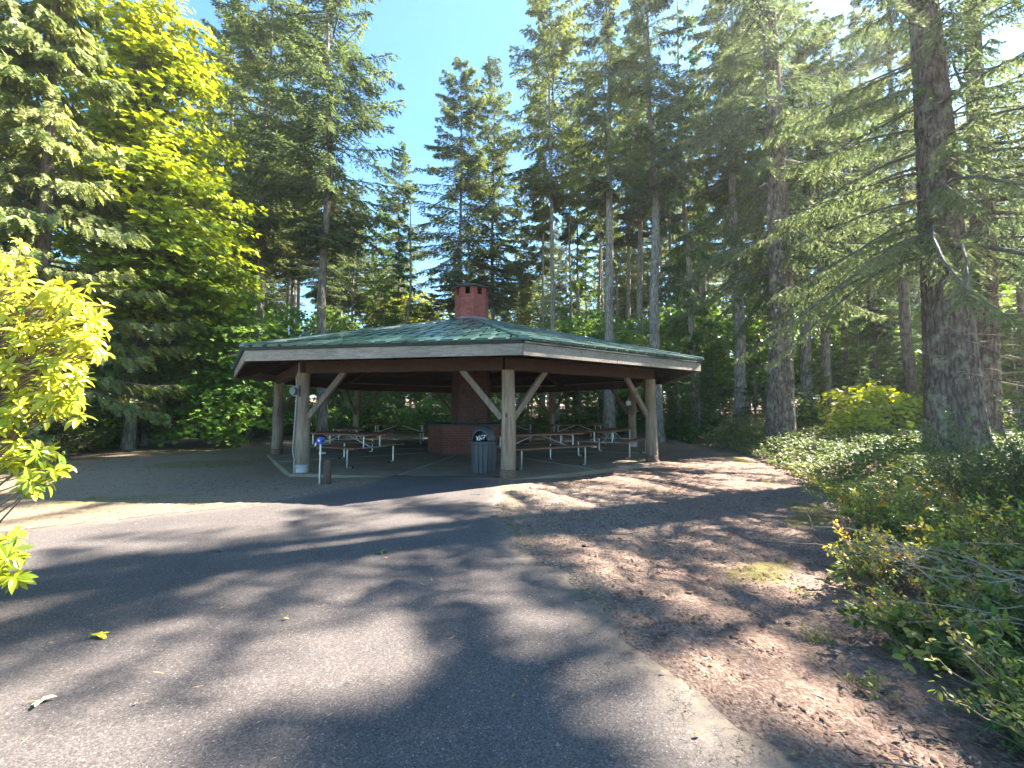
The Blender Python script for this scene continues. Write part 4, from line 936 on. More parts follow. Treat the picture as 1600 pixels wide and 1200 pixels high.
leafy('vine_maple', PX(330, 18.5), 18.5, 8.2, .09, maple_crown('crown', 311, [(0, 0, 6, 2.5, 2, 1.6, 1, .5), (1.0, -.8, 4.2, 2.9, 1.8, 1.4, 1.2, .45), (.8, -1, 2.4, 2.9, 1.6, 1.1, 1, .35), (-1.8, -.4, 3.5, 2.4, 1.6, 2.0, 1.2, .5), (-2.8, -.6, 1.6, 2.2, 1.4, 1.2, .8, .5), (1.5, -1.4, 1.3, 2.4, 1.2, .9, .7, .6)], 640, 22, .19, VIN, 7), 'layered green vine maple reaching towards the left end of the shelter roof', 'tree', 312)
leafy('vine_maple', PX(420, 21.5), 21.5, 4.6, .06, maple_crown('crown', 321, [(0, 0, 2.6, 2.6, 1.5, 1.5, 1, .6), (1.2, 0, 1.3, 2.2, 1.3, .8, .8, .45)], 190, 22, .18, VIN, 3.5), 'low pale leaved vine maple behind the two left hand posts', 'shrub', 322)
leafy('maple_tree', PX(655, 35), 35, 11, .1, maple_crown('crown', 331, [(0, 0, 8, 3.8, 3, 3.2, 1, .7), (2.5, 0, 5, 3, 2.5, 2.6, .8, .6), (-3.8, 0, 6, 3, 2.5, 3.0, .8, .6)], 330, 20, .26, MPL, 9), 'pale lit maple behind the left roof slope near the chimney', 'tree', 332)
leafy('maple_tree', PX(845, 37), 37, 12, .1, maple_crown('crown', 341, [(0, 0, 9, 2.8, 2, 3.2, 1, .6), (1.5, 0, 5, 2.6, 2, 2.6, .8, .5)], 210, 20, .26, MPL, 9), 'green maple showing through the firs right of the chimney', 'tree', 342)
leafy('vine_maple', PX(1370, 15.5), 15.5, 2.6, .05, maple_crown('crown', 351, [(0, 0, 1.5, 1.8, 1.2, .9, 1, .95), (1.5, -.7, 1.2, 1.4, 1, .8, .8, .9), (-1.4, -.8, .9, 1.2, 1, .6, .6, .8)], 170, 22, .15, MPL, 2), 'bright yellow green vine maple glowing left of the largest trunk', 'shrub', 352)

# ---- pale green understory trees between the trunks
um = maple_crown('crown', 361, [(0, 0, 6.2, 2.3, 2.3, 2.4, 1, .6), (1.3, .3, 3.6, 2.0, 1.8, 1.5, .8, .5), (-1.2, -.4, 3.4, 1.8, 1.6, 1.4, .7, .5)], 230, 20, .26, VIN, 7)
ut = trunk_mesh('trunk', 8.5, .07, M['bark_thin'], 362, sides=8, bend=.4)
rn = random.Random(31)
for i, (px, d_, s_) in enumerate([(455, 27, .95), (520, 31, 1.0), (565, 29, .8), (610, 33, .8), (690, 33, .75), (800, 32, .85), (885, 29, .9), (935, 30, 1.0), (985, 25, .8), (1050, 28, 1.05), (1110, 25, .8), (1180, 26, 1.0), (1240, 28, 1.0), (1300, 27, .9), (1350, 30, 1.1), (1400, 25, .75), (1450, 27, 1.0), (1520, 22, .8), (1590, 21, .9), (360, 28, 1.1), (280, 25, 1.0), (1075, 35, 1.3), (1330, 36, 1.3), (900, 37, 1.2)]):
    root = empty('understory_tree', (PX(px, d_), d_, gz1(PX(px, d_), d_) - .05), rn.uniform(0, 6)); t = obj_of(ut, 'trunk', root); c = obj_of(um, 'crown', root); t.scale = c.scale = (s_ * 1.1, s_ * 1.1, s_)
    w_ = 'left of the shelter' if px < 450 else 'behind the shelter' if px < 1090 else 'among the trunks right of the shelter'
    tag(root, 'pale green broadleaf tree in the understory ' + w_, 'tree', 'understory trees ' + w_)

# ---- shrub prototypes copied along the forest edge
shr = {}
shr['leafy'] = (obj_of(maple_crown('shrub', 401, [(0, 0, 1.0, 1.1, .9, .8, 1, .5), (.5, 0, .5, 1.0, .8, .45, .7, .4)], 75, 22, .13, VIN, 1.0), 'leafy_shrub'), 'leafy_shrub')
shr['broad'] = (obj_of(maple_crown('shrub', 411, [(0, 0, .7, 1.2, 1.0, .6, 1, .4)], 90, 24, .085, [M['salal'], M['twig']], .6, shape=OVAL6, tier=.35), 'evergreen_shrub'), 'evergreen_shrub')
def fern_mesh(seed, nf=22, L=.95, np_=26):
    rg = np.random.default_rng(seed); lv = Leaves(); az = rg.uniform(0, 2 * PI, nf); el = rg.uniform(.5, 1.3, nf); Lf = L * rg.uniform(.65, 1.1, nf)
    d0 = np.stack([np.cos(az), np.sin(az), 0 * az], -1); t = np.linspace(0, 1, np_)
    pos = d0[:, None] * (Lf[:, None] * np.cos(el)[:, None] * (t + .35 * t ** 2))[..., None] + np.array([0, 0, 1.]) * (Lf[:, None] * (np.sin(el)[:, None] * t - .72 * t ** 2.2))[..., None]
    T = np.gradient(pos, axis=1); T = nrmz(T); S = nrmz(np.cross(T, np.array([0, 0, 1.])))
    w = .13 * np.sin(np.clip(t * 1.02 + .12, 0, 1) * PI) ** .7 * (1 - .5 * t) + .01
    lv.tubes(pos[:, ::3], np.tile(np.linspace(.004, .0015, len(t[::3])), (nf, 1)), 1, 3)
    for s_ in (-1, 1):
        P = pos.reshape(-1, 3); D = nrmz((S * s_ + T * .3 + np.array([0, 0, -.12])).reshape(-1, 3)); Wd = np.tile(w * L, nf)[:, None]; tt = T.reshape(-1, 3) * (.36 * L / np_)
        lv.quad(P - tt, P + D * Wd * .6 - tt * .9, P + D * Wd, P + D * Wd * .5 + tt * 1.0, rg, 0, np.clip(.5 + rg.normal(0, .2, len(P)), 0, 1))
    return lv.mesh('sword_fern', [M['fern'], M['twig']])
shr['fern'] = (obj_of(fern_mesh(421), 'sword_fern'), 'sword_fern')
used = set()
def put(kind, x_, y_, s_, label, cat, group=None, rz=None, sz=None):
    o, nm = shr[kind]
    if kind in used: o = o.copy(); C.objects.link(o)
    used.add(kind); o.location = (x_, y_, gz1(x_, y_) - .03); o.scale = (s_, s_, s_ if sz is None else sz)
    o.rotation_euler = (0, 0, random.Random(int(x_ * 100 + y_ * 7)).uniform(0, 6.28) if rz is None else rz)
    return tag(o, label, cat, group)
rn = random.Random(12)
for px, d_, s_, kd in [(60, 14.2, 1.3, 'fern'), (120, 15.2, 1.0, 'leafy'), (165, 16.5, 1.2, 'fern'), (205, 18, .9, 'leafy'), (250, 20.5, 1.3, 'fern'), (285, 22.5, .9, 'leafy'), (300, 24, 1.1, 'leafy'), (325, 22.6, .8, 'fern'), (355, 23.3, .75, 'leafy'), (372, 24.5, 1.2, 'leafy'), (402, 23.6, .75, 'broad'), (20, 12.8, 1.0, 'leafy'), (-40, 11.8, 1.2, 'broad'), (90, 13.8, .9, 'broad'), (180, 17.3, .8, 'broad')]:
    nm = {'fern': 'dark sword fern at the foot of the shaded trees on the left', 'leafy': 'low leafy shrub at the forest edge left of the shelter', 'broad': 'low dark evergreen shrub at the left forest edge'}[kd]
    put(kd, PX(px, d_), d_, s_, nm, 'fern' if kd == 'fern' else 'shrub', nm.split(' at ')[0] + 's along the left forest edge')
for i in range(44):
    px = 425 + i * 15.5 + rn.uniform(-6, 6); d_ = rn.uniform(24, 28.5) + (1.5 if px > 850 else 0); kd = rn.choice(['leafy', 'leafy', 'broad', 'fern']); s_ = rn.uniform(.8, 1.4)
    nm = {'fern': 'fern seen through the shelter at the forest edge behind', 'leafy': 'leafy shrub seen through the shelter at the forest edge behind', 'broad': 'dark evergreen shrub seen through the shelter at the forest edge behind'}[kd]
    put(kd, PX(px, d_), d_, s_ * (1.2 if kd == 'fern' else 1), nm, 'fern' if kd == 'fern' else 'shrub', nm.split(' seen')[0] + 's behind the shelter')
for i in range(30):
    px = 1075 + i * 17 + rn.uniform(-7, 7); d_ = rn.uniform(17.5, 25); kd = rn.choice(['leafy', 'broad', 'broad', 'fern']); s_ = rn.uniform(.8, 1.3)
    nm = {'fern': 'fern in the undergrowth right of the shelter', 'leafy': 'leafy shrub in the undergrowth right of the shelter', 'broad': 'dark evergreen shrub in the undergrowth right of the shelter'}[kd]
    put(kd, PX(px, d_), d_, s_ * (1.15 if kd == 'fern' else 1), nm, 'fern' if kd == 'fern' else 'shrub', nm.split(' in ')[0] + 's in the right undergrowth')
SAP = [(468, 25, 4.5, 0), (520, 27, 5, 0), (575, 26, 3, 1), (640, 27, 3.6, 1), (830, 24.5, 3.8, 0), (872, 23.6, 3.4, 1), (905, 24.5, 4.4, 0), (935, 23.4, 3.6, 1), (965, 25, 4.6, 0), (1060, 21.5, 4.8, 0), (1092, 20, 4.0, 1), (1118, 22.5, 5.4, 0), (1180, 20, 3.6, 1), (1270, 19, 3.4, 0), (1300, 21.5, 5.2, 0), (1345, 20, 5.6, 0), (1392, 22, 5.2, 0), (1480, 19, 5, 0), (1590, 16, 5, 0), (108, 15.5, 4.2, 0), (262, 21.5, 4, 1), (775, 26, 3.4, 1), (1215, 19.5, 3.2, 1), (700, 27, 4, 0)]
for i, (px, d_, H_, kd) in enumerate(SAP):
    g_ = 'left of the shelter' if px < 450 else 'seen beyond the shelter floor' if px < 1000 else 'in the undergrowth right of the shelter'
    place('sapling%d' % kd, PX(px, d_), d_, H_, .05, 1.0 if kd == 0 else 1.2, ('feathery young conifer ' if kd == 0 else 'small bushy young conifer ') + g_, 'tree', 'young conifers ' + g_, 'young_conifer', seed=i)

# ------------------------------------------------------------------ distant wood
def distant():
    rg = np.random.default_rng(5); lv = Leaves()
    for i in range(150):
        d_ = rg.uniform(60, 95); x_ = rg.uniform(-1.25, 1.45) * d_; px = 800 + F * x_ / d_
        H_ = rg.uniform(17, 27) if not 520 < px < 850 else rg.uniform(11, 17) * d_ / 75
        n = 900; u = rg.random(n) ** .8; z_ = 1 + (H_ - 1) * u; r_ = 3.0 * (1 - u) ** .8 * np.sqrt(rg.random(n)) + .1; a_ = rg.uniform(0, 2 * PI, n); zb = .03 * (d_ - 26)
        P = np.c_[x_ + r_ * np.cos(a_), d_ + r_ * np.sin(a_), z_ + zb]; D = np.c_[np.cos(a_), np.sin(a_), np.full(n, -.4)] + rg.normal(0, .3, (n, 3))
        lv.diamonds(P, D, rg.uniform(.5, 1.2, n), .26, rg, 0, np.clip(rg.normal(.5, .2) + rg.normal(0, .15, n), 0, 1))
        lv.tubes(np.array([[(x_, d_, zb - 1), (x_, d_, zb + H_)]], float), np.array([[.2, .03]]), 1, 6)
    o = obj_of(lv.mesh('distant_wood', FIR), 'distant_wood'); tag(o, 'far off conifer wood reading as one mass behind the nearer trees', 'wood', kind='stuff')
distant()

# ------------------------------------------------------------------ salal bank on the right
def salal():
    rg = np.random.default_rng(61); lv = Leaves(); n = 52000
    x_ = rg.uniform(2.6, 22, n * 4); y_ = rg.uniform(3.4, 21, n * 4); v_ = -sdist(VEG, x_, y_)
    keep = (v_ > .05) & (x_ < y_ * 1.5 + 1.0) & (rg.random(n * 4) < np.clip(9.0 / (y_ + 1), .15, 1.0)); keep &= ~((y_ < 5.6) & (x_ > 3.2) & (rg.random(n * 4) < .4))
    x_, y_, v_ = x_[keep][:n], y_[keep][:n], v_[keep][:n]
    hgt = .12 + (.42 * sstep(0, 1.0, v_)) * (.55 + .9 * vnoise(x_ * .9, y_ * .9, 71)) + .12 * vnoise(x_ * 4, y_ * 4, 72)
    hgt *= .6 + .4 * sstep(.0, .5, vnoise(x_ * 1.6, y_ * 1.6, 77))
    z_ = gz(x_, y_) + hgt * (1 - .75 * rg.random(len(x_)) ** 1.8)
    a_ = rg.uniform(0, 2 * PI, len(x_)); D = np.c_[np.cos(a_), np.sin(a_), rg.normal(-.05, .35, len(x_))]; U = nrmz(np.c_[rg.normal(0, .45, len(x_)), rg.normal(-.15, .45, len(x_)), np.ones(len(x_))])
    vv = np.clip(.15 + .55 * vnoise(x_ * .8, y_ * .8, 73) + rg.normal(0, .16, len(x_)), 0, 1)
    lv.poly(np.c_[x_, y_, z_], D, U, rg.uniform(.05, .10, len(x_)) * (1 + .02 * y_), OVAL6, rg, 0, vv, fold=.3, droop=.15)
    m = 5000; i = rg.choice(len(x_), m); B_ = np.c_[x_[i], y_[i], z_[i]]; A_ = B_.copy(); A_[:, 2] = gz(x_[i], y_[i]) - .02; A_[:, :2] += rg.normal(0, .12, (m, 2))
    lv.tubes(np.stack([A_, (A_ + B_) / 2 + rg.normal(0, .02, A_.shape), B_], 1), np.tile([.004, .003, .002], (m, 1)), 1, 3)
    o = obj_of(lv.mesh('salal_ground_cover', [M['salal'], M['twig']]), 'salal_ground_cover'); tag(o, 'glossy leaved salal covering the bank right of the path', 'ground cover', kind='stuff')
salal()

# ------------------------------------------------------------------ near shrubs with real stems and leaves
def bush(name, label, x_, y_, seed, nst, H, spread, leaf, nleaf, mats, shape=OVAL6, lean=(0, 0), fork=4, stem_r=.006, bare=.25, up=.2, cat='shrub', dstem=0):
    """stems fan out of one base; leafy shoots fork from them"""
    rg = np.random.default_rng(seed); lv = Leaves(); az = rg.uniform(0, 2 * PI, nst); sp_ = spread * np.sqrt(rg.random(nst)); h_ = H * rg.uniform(.6, 1.05, nst)
    tip = np.c_[sp_ * np.cos(az) + lean[0] * h_, sp_ * np.sin(az) + lean[1] * h_, h_]; base = np.c_[rg.normal(0, .09, (nst, 2)) * spread, np.zeros(nst)]
    mid = (base + tip) / 2 + np.c_[rg.normal(0, .08, (nst, 2)), np.full(nst, .12 * H)]
    t = np.linspace(0, 1, 8)[None, :, None]; f = lambda t: base[:, None] * (1 - t) ** 2 + 2 * mid[:, None] * t * (1 - t) + tip[:, None] * t ** 2
    pts = f(t) + rg.normal(0, .006, (nst, 8, 3)); lv.tubes(pts, np.tile(np.linspace(stem_r, stem_r * .3, 8), (nst, 1)), 1, 5)
    # forks
    tq = rg.uniform(bare, 1, (nst, fork))[..., None]; B = f(tq); D = nrmz((tip - base)[:, None] * .6 / H + rg.normal(0, .55, B.shape) + np.array([0, 0, up])); L = H * rg.uniform(.12, .38, (nst, fork))
    E = B + D * L[..., None]; pts = np.stack([B, (B + E) / 2 + rg.normal(0, .012, B.shape), E], 2).reshape(-1, 3, 3); lv.tubes(pts, np.tile([stem_r * .5, stem_r * .35, stem_r * .18], (len(pts), 1)), 1, 4)
    # leaves along forks
    q = rg.random((nst, fork, nleaf)); P = B[:, :, None] + (E - B)[:, :, None] * q[..., None] + rg.normal(0, .012, q.shape + (3,))
    Dl = nrmz(D[:, :, None] * .6 + rg.normal(0, .7, P.shape)); U = nrmz(np.array([0, 0, 1.]) + rg.normal(0, .5, P.shape)); n = q.size
    vv = np.clip(rg.normal(.5, .22, (nst, 1, 1)) + rg.normal(0, .16, q.shape), 0, 1).ravel()
    lv.poly(P.reshape(-1, 3), Dl.reshape(-1, 3), U.reshape(-1, 3), leaf * rg.uniform(.55, 1.25, n), shape, rg, 0, vv, fold=.25, droop=.15)
    me = lv.mesh(name, mats); o = obj_of(me, name); o.location = (x_, y_, gz1(x_, y_) - .02); return tag(o, label, cat)
HK = [M['bush'], M['twig']]
bush('huckleberry_bush', 'yellow and green huckleberry bush at the corner where the path meets the bank', 3.95, 4.55, 501, 46, .62, .62, .042, 15, HK)
bush('huckleberry_bush', 'sprawling yellow tinted huckleberry bush behind the dry twigs on the right', 4.3, 3.75, 502, 50, .68, .8, .038, 15, HK)
bush('huckleberry_bush', 'small upright huckleberry at the mulch edge in the right foreground', 3.05, 3.55, 503, 26, .5, .38, .034, 14, HK)
bush('huckleberry_bush', 'sunlit huckleberry clump under the tall dark broom', 4.9, 4.9, 504, 46, .7, .75, .045, 14, HK)
bush('broom_bush', 'tall dark wispy broom at the right edge in front of the largest trunk', 4.95, 4.3, 505, 70, 1.25, .6, .03, 30, [M['dark_bush'], M['twig']], up=.9, fork=6, stem_r=.005)
bush('broom_bush', 'smaller dark wispy broom at the foot of the largest trunk', 5.9, 5.2, 506, 44, .7, .6, .035, 24, [M['dark_bush'], M['twig']], up=.9, fork=6, stem_r=.005)
bush('huckleberry_bush', 'leafy huckleberry with reddish tips beside the bare twigs', 3.45, 3.25, 531, 34, .5, .55, .036, 14, HK)
bush('huckleberry_bush', 'green huckleberry at the far right edge below the broom', 4.5, 3.2, 532, 50, .75, .7, .04, 14, HK)
bush('huckleberry_bush', 'low huckleberry with yellow leaves at the front of the salal bank', 4.6, 5.6, 533, 40, .55, .7, .045, 13, HK)
bush('huckleberry_bush', 'dark huckleberry in the bottom right corner of the view', 3.2, 1.9, 534, 40, .45, .6, .036, 12, [M['salal'], M['twig']])
bush('huckleberry_bush', 'dark leafy huckleberry nearest the viewer at the lower right corner', 2.3, 1.75, 541, 40, .4, .5, .032, 12, [M['salal'], M['twig']])
bush('huckleberry_bush', 'low huckleberry at the mulch edge under the bare twigs', 2.75, 2.75, 542, 36, .38, .5, .032, 12, HK)
bush('salal_bush', 'spreading salal at the mulch edge in the right foreground', 2.5, 2.6, 543, 30, .26, .5, .06, 8, [M['salal'], M['twig']], shape=OVAL)
bush('huckleberry_bush', 'bright yellow leaved huckleberry in the middle of the right foreground thicket', 3.9, 3.75, 544, 44, .62, .5, .042, 14, HK)
bush('salal_bush', 'low green salal plant with broad leaves at the bottom right corner', 2.45, 2.05, 507, 18, .34, .34, .075, 9, [M['salal'], M['twig']], shape=OVAL)
bush('salal_bush', 'broad leaved salal among dry twigs in the right foreground', 3.2, 2.6, 508, 30, .42, .55, .07, 10, [M['salal'], M['twig']], shape=OVAL)
bush('seedling', 'tiny bright seedling growing in the brown mulch', *G(1243, 905), 509, 9, .06, .06, .018, 6, [M['bush'], M['twig']], shape=OVAL, fork=2, stem_r=.002, cat='plant')
bush('seedling', 'small green seedling beside the low twigs on the mulch', *G(1262, 975), 510, 10, .08, .08, .022, 6, [M['salal'], M['twig']], shape=OVAL, fork=2, stem_r=.002, cat='plant')
bush('seedling', 'bright green seedling nearest the bottom right of the path', *G(1335, 1050), 511, 8, .09, .06, .026, 6, [M['salal'], M['twig']], shape=OVAL, fork=2, stem_r=.002, cat='plant')
def fern_one(x_, y_, s_, label, seed):
    o = obj_of(fern_mesh(seed, 16, .8), 'sword_fern'); o.location = (x_, y_, gz1(x_, y_)); o.scale = (s_,) * 3; tag(o, label, 'fern')
fern_one(2.35, 1.95, .6, 'fern in the bottom right corner of the view', 524)
fern_one(3.1, 2.75, .8, 'green fern lying under the dry twigs at the right edge', 521)
fern_one(2.75, 2.25, .62, 'dark fern in the shade at the lower right', 522)
fern_one(3.75, 3.1, .8, 'fern at the right edge beside the sprawling huckleberry', 523)
# dry arching twigs
def dry_twigs():
    rg = np.random.default_rng(77); lv = Leaves(); n = 34
    b0 = np.c_[rg.uniform(2.9, 4.2, n), rg.uniform(1.9, 3.3, n)]; az = rg.normal(2.5, .95, n); L = rg.uniform(.4, 1.25, n); h_ = rg.uniform(.08, .36, n); t = np.linspace(0, 1, 9)
    P = np.empty((n, 9, 3)); P[..., 0] = b0[:, :1] + np.cos(az)[:, None] * L[:, None] * t; P[..., 1] = b0[:, 1:] + np.sin(az)[:, None] * L[:, None] * t
    P[..., 2] = .12 + h_[:, None] * (1.7 * t - 1.5 * t ** 2) + rg.normal(0, .006, (n, 9)) + rg.uniform(0, .18, (n, 1)); P[..., :2] += np.cumsum(rg.normal(0, .012, (n, 9, 2)), 1)
    lv.tubes(P, np.tile(np.linspace(.0042, .0012, 9), (n, 1)), 0, 5)
    k = 5; i = rg.integers(3, 8, (n, k)); B = P[np.arange(n)[:, None], i]; D = nrmz(np.stack([np.cos(az), np.sin(az), 0 * az], -1)[:, None] * .8 + rg.normal(0, .5, B.shape)); E = B + D * rg.uniform(.08, .3, (n, k, 1))
    lv.tubes(np.stack([B, (B + E) / 2 + rg.normal(0, .01, B.shape), E], 2).reshape(-1, 3, 3), np.tile([.002, .0016, .0008], (n * k, 1)), 0, 4)
    o = obj_of(lv.mesh('dry_twigs', [M['dead']]), 'dry_twigs'); tag(o, 'tangle of pale dry arching twigs in the right foreground', 'twigs', kind='stuff')
dry_twigs()

# near leafy branches on the left: whorls of long leaves on stems that come in from the left edge
def rhodo():
    rg = np.random.default_rng(91); lv = Leaves(); xb, yb = -4.3, 3.0
    tips = []
    def reg(n, pxa, pxb, pya, pyb, da, db, var):
        for _ in range(n):
            d_ = rg.uniform(da, db); px = rg.uniform(pxa, pxb); py = rg.uniform(pya, pyb); tips.append((PX(px, d_), d_, HC + (YH - py) / F * d_, var))
    reg(16, -60, 35, 365, 450, 2.9, 3.4, .85); reg(72, -60, 135, 440, 540, 2.7, 3.3, .82); reg(26, 20, 175, 470, 575, 2.7, 3.2, .78); reg(78, -60, 130, 520, 655, 2.6, 3.3, .7); reg(20, 60, 130, 570, 650, 2.6, 3.0, .55)
    reg(26, -60, 45, 640, 735, 2.5, 3.0, .55); reg(18, 25, 112, 700, 768, 2.6, 2.9, .4); reg(34, -70, 52, 820, 910, 2.3, 2.7, .5)
    reg(30, -200, -60, 350, 900, 2.6, 3.4, .6)
    T = np.array(tips); n = len(T)
    m = 9; az = rg.uniform(0, 2 * PI, (n, 1)) + np.arange(m)[None] * 2 * PI / m + rg.normal(0, .25, (n, m))
    axis_ = nrmz(np.c_[rg.normal(.45, .3, n), rg.normal(-.35, .3, n), rg.normal(.45, .25, n)]); a, b = orth(axis_)
    dv = a[:, None] * np.cos(az)[..., None] + b[:, None] * np.sin(az)[..., None]
    dv = nrmz(dv + axis_[:, None] * rg.uniform(-.15, .75, (n, m, 1)) + np.array([0, 0, -.25]))
    P = T[:, None, :3] + axis_[:, None] * rg.uniform(-.03, .015, (n, m, 1)); L = rg.uniform(.055, .112, (n, m)); U = nrmz(axis_[:, None] + np.array([0, 0, .6]) + rg.normal(0, .2, dv.shape))
    # curved two-strip leaves
    D = dv.reshape(-1, 3); S = nrmz(np.cross(U.reshape(-1, 3), D)); Nn = np.cross(D, S); PP = P.reshape(-1, 3); LL = L.reshape(-1, 1); st = np.array([0, .12, .3, .5, .7, .87, 1.]); wd = np.array([.0, .07, .135, .165, .14, .075, 0.]); dr_ = rg.uniform(.15, .6, (len(PP), 1))
    rows = []
    for s_, w_ in zip(st, wd):
        c = PP + D * LL * s_ * (1 - .12 * s_) - Nn * LL * dr_ * s_ ** 2 * 1.0
        rows.append(np.stack([c - S * LL * w_ + Nn * LL * w_ * .35, c, c + S * LL * w_ + Nn * LL * w_ * .35], 1))
    V = np.stack(rows, 1); k = len(st); nl = len(PP); idx = np.arange(nl)[:, None, None] * (k * 3) + np.arange(k - 1)[None, :, None] * 3 + np.arange(2)[None, None]
    f = np.stack([idx, idx + 1, idx + 4, idx + 3], -1).reshape(-1, 4); vv = np.clip(np.repeat(T[:, 3] + rg.normal(0, .12, n), m) + rg.normal(0, .2, nl), 0, 1)
    lv.add(V, f, np.repeat(vv, (k - 1) * 2), 0)
    # stems
    root = np.array([xb, yb, -.1]); fork = np.c_[np.full(n, xb) + rg.uniform(.1, .5, n), yb + rg.normal(0, .15, n), np.clip(T[:, 2] - rg.uniform(.1, .5, n), .1, 3)]
    t = np.linspace(0, 1, 8)[None, :, None]; mid = (fork + T[:, :3]) / 2 + rg.normal(0, .05, (n, 3)) + np.array([0, 0, -.06])
    lv.tubes(fork[:, None] * (1 - t) ** 2 + 2 * mid[:, None] * t * (1 - t) + T[:, None, :3] * t ** 2, np.tile(np.linspace(.010, .0028, 8), (n, 1)), 1, 6)
    me = lv.mesh('foliage', [M['rhodo'], M['twig']]); r_ = empty('rhododendron_shrub', (0, 0, 0)); r_.location = (xb, yb, 0)
    o = obj_of(me, 'foliage', r_); o.location = (-xb, -yb, 0)
    mb = MB()
    for q in range(5): mb.tube([(rg.uniform(-.1, .1), rg.uniform(-.1, .1), -.1), (rg.uniform(-.1, .2), rg.uniform(-.2, .2), 1.0), (rg.uniform(.1, .4), rg.uniform(-.15, .15), 2.3)], [.03, .022, .012], 8)
    mb.build('stem', M['twig'], r_)
    tag(r_, 'bright yellow green rhododendron with long whorled leaves reaching in from the left edge', 'shrub')
rhodo()

# ------------------------------------------------------------------ loose litter on the ground
def scatter(name, n, region, size, m, label, cat, seed, flat=.5, elong=1.0, dens=None):
    rg = np.random.default_rng(seed); x_ = rg.uniform(region[0], region[1], n); y_ = region[2] + (region[3] - region[2]) * rg.random(n) ** 1.4
    k = dens(x_, y_, rg); x_, y_ = x_[k], y_[k]; n = len(x_); s_ = size * rg.lognormal(0, .45, n)
    o8 = np.array([(1, 0, 0), (0, 1, 0), (-1, 0, 0), (0, -1, 0), (0, 0, 1)], float); V = o8[None] * (s_[:, None, None] * rg.uniform(.6, 1.3, (n, 5, 1))) * np.array([elong, 1, flat])
    a_ = rg.uniform(0, 2 * PI, n); c, s2 = np.cos(a_)[:, None], np.sin(a_)[:, None]; V = np.stack([V[..., 0] * c - V[..., 1] * s2, V[..., 0] * s2 + V[..., 1] * c, V[..., 2]], -1)
    inA = sdist(ASPH, x_, y_) < 0; z_ = np.where(inA, .004 + (vnoise(x_ * .5, y_ * .5, 50) - .5) * .02, gz(x_, y_))
    V += np.c_[x_, y_, z_][:, None]; f = (np.arange(n)[:, None, None] * 5 + np.array([(0, 1, 4), (1, 2, 4), (2, 3, 4), (3, 0, 4)])[None]).reshape(-1, 3)
    o = obj_of(np_mesh(name, V.reshape(-1, 3), [f], m), name); tag(o, label, cat, kind='stuff')
def d_right(x, y, rg): return (sdist(ASPH, x, y) > .02) & (sdist(VEG, x, y) > -.9) & (sdist(SLABP, x, y) > .02)
scatter('bark_chips', 60000, (-.3, 7.5, 1.4, 16), .007, M['chip'], 'brown bark chips strewn over the path right of the drive', 'bark chips', 1, .5, 1.8, d_right)
scatter('gravel', 9000, (-7, 3, 1.4, 9), .0055, M['stone'], 'small grey stones along the edge of the asphalt', 'gravel', 2, .6, 1.0, lambda x, y, rg: (sdist(SLABP, x, y) > .02) & (rg.random(len(x)) < np.clip(1.1 - np.abs(sdist(ASPH, x, y) - .3) * 1.2, 0, 1)) & (sdist(ASPH, x, y) > -.12))
scatter('pebbles', 1500, (-5, 2, 1.2, 7), .0035, M['stone'], 'tiny pale pebbles scattered on the asphalt', 'pebbles', 3, .6, 1.2, lambda x, y, rg: sdist(ASPH, x, y) < -.05)
scatter('dry_needles', 2600, (-4, 6, 1.2, 9), .0022, M['straw'], 'dry fir needles scattered over the ground', 'needles', 4, .4, 8.0, lambda x, y, rg: (sdist(VEG, x, y) > -.4) & (sdist(SLABP, x, y) > 0) & (rg.random(len(x)) < np.where(sdist(ASPH, x, y) < 0, .25, 1)))
scatter('dry_needles', 16000, (-15, 0, 4, 17), .009, M['chip'], 'brown litter on the ground left of the shelter', 'leaf litter', 5, .4, 2.0, lambda x, y, rg: (sdist(ASPH, x, y) > .02) & (sdist(SLABP, x, y) > .02) & (sdist(VEG, x, y) > -.5))

def fallen(px, py, m, size, label, nl, seed):
    rg = np.random.default_rng(seed); x_, y_ = G(px, py, .01); lv = Leaves(); a_ = rg.uniform(0, 2 * PI, nl); D = np.c_[np.cos(a_), np.sin(a_), rg.uniform(0, .7, nl)]
    lv.poly(np.zeros((nl, 3)) + np.array([0, 0, .006]), D, np.tile([0, 0, 1.], (nl, 1)), size * rg.uniform(.6, 1.1, nl), OVAL, rg, 0, fold=.3, droop=.35)
    lv.tubes(np.array([[(0, 0, .006), (-.02, .0, .008), (-.06, -.005, .006)]]), np.array([[.002, .0015, .001]]), 0, 4)
    o = obj_of(lv.mesh('fallen_leaf', [m]), 'fallen_leaf'); o.location = (x_, y_, .008); tag(o, label, 'leaf')
fallen(176, 982, M['leaf_lit'], .065, 'yellow green fallen leaf sprig on the sunlit asphalt', 6, 1)
fallen(97, 1076, M['leaf_pale'], .05, 'pale withered fallen leaves near the lower left corner', 7, 2)
fallen(601, 858, M['leaf_green'], .055, 'small green leaf sprig lying on the asphalt nearer the shelter', 7, 3)
fallen(352, 856, M['leaf_green'], .05, 'tiny green leaf on the asphalt left of centre', 3, 4)
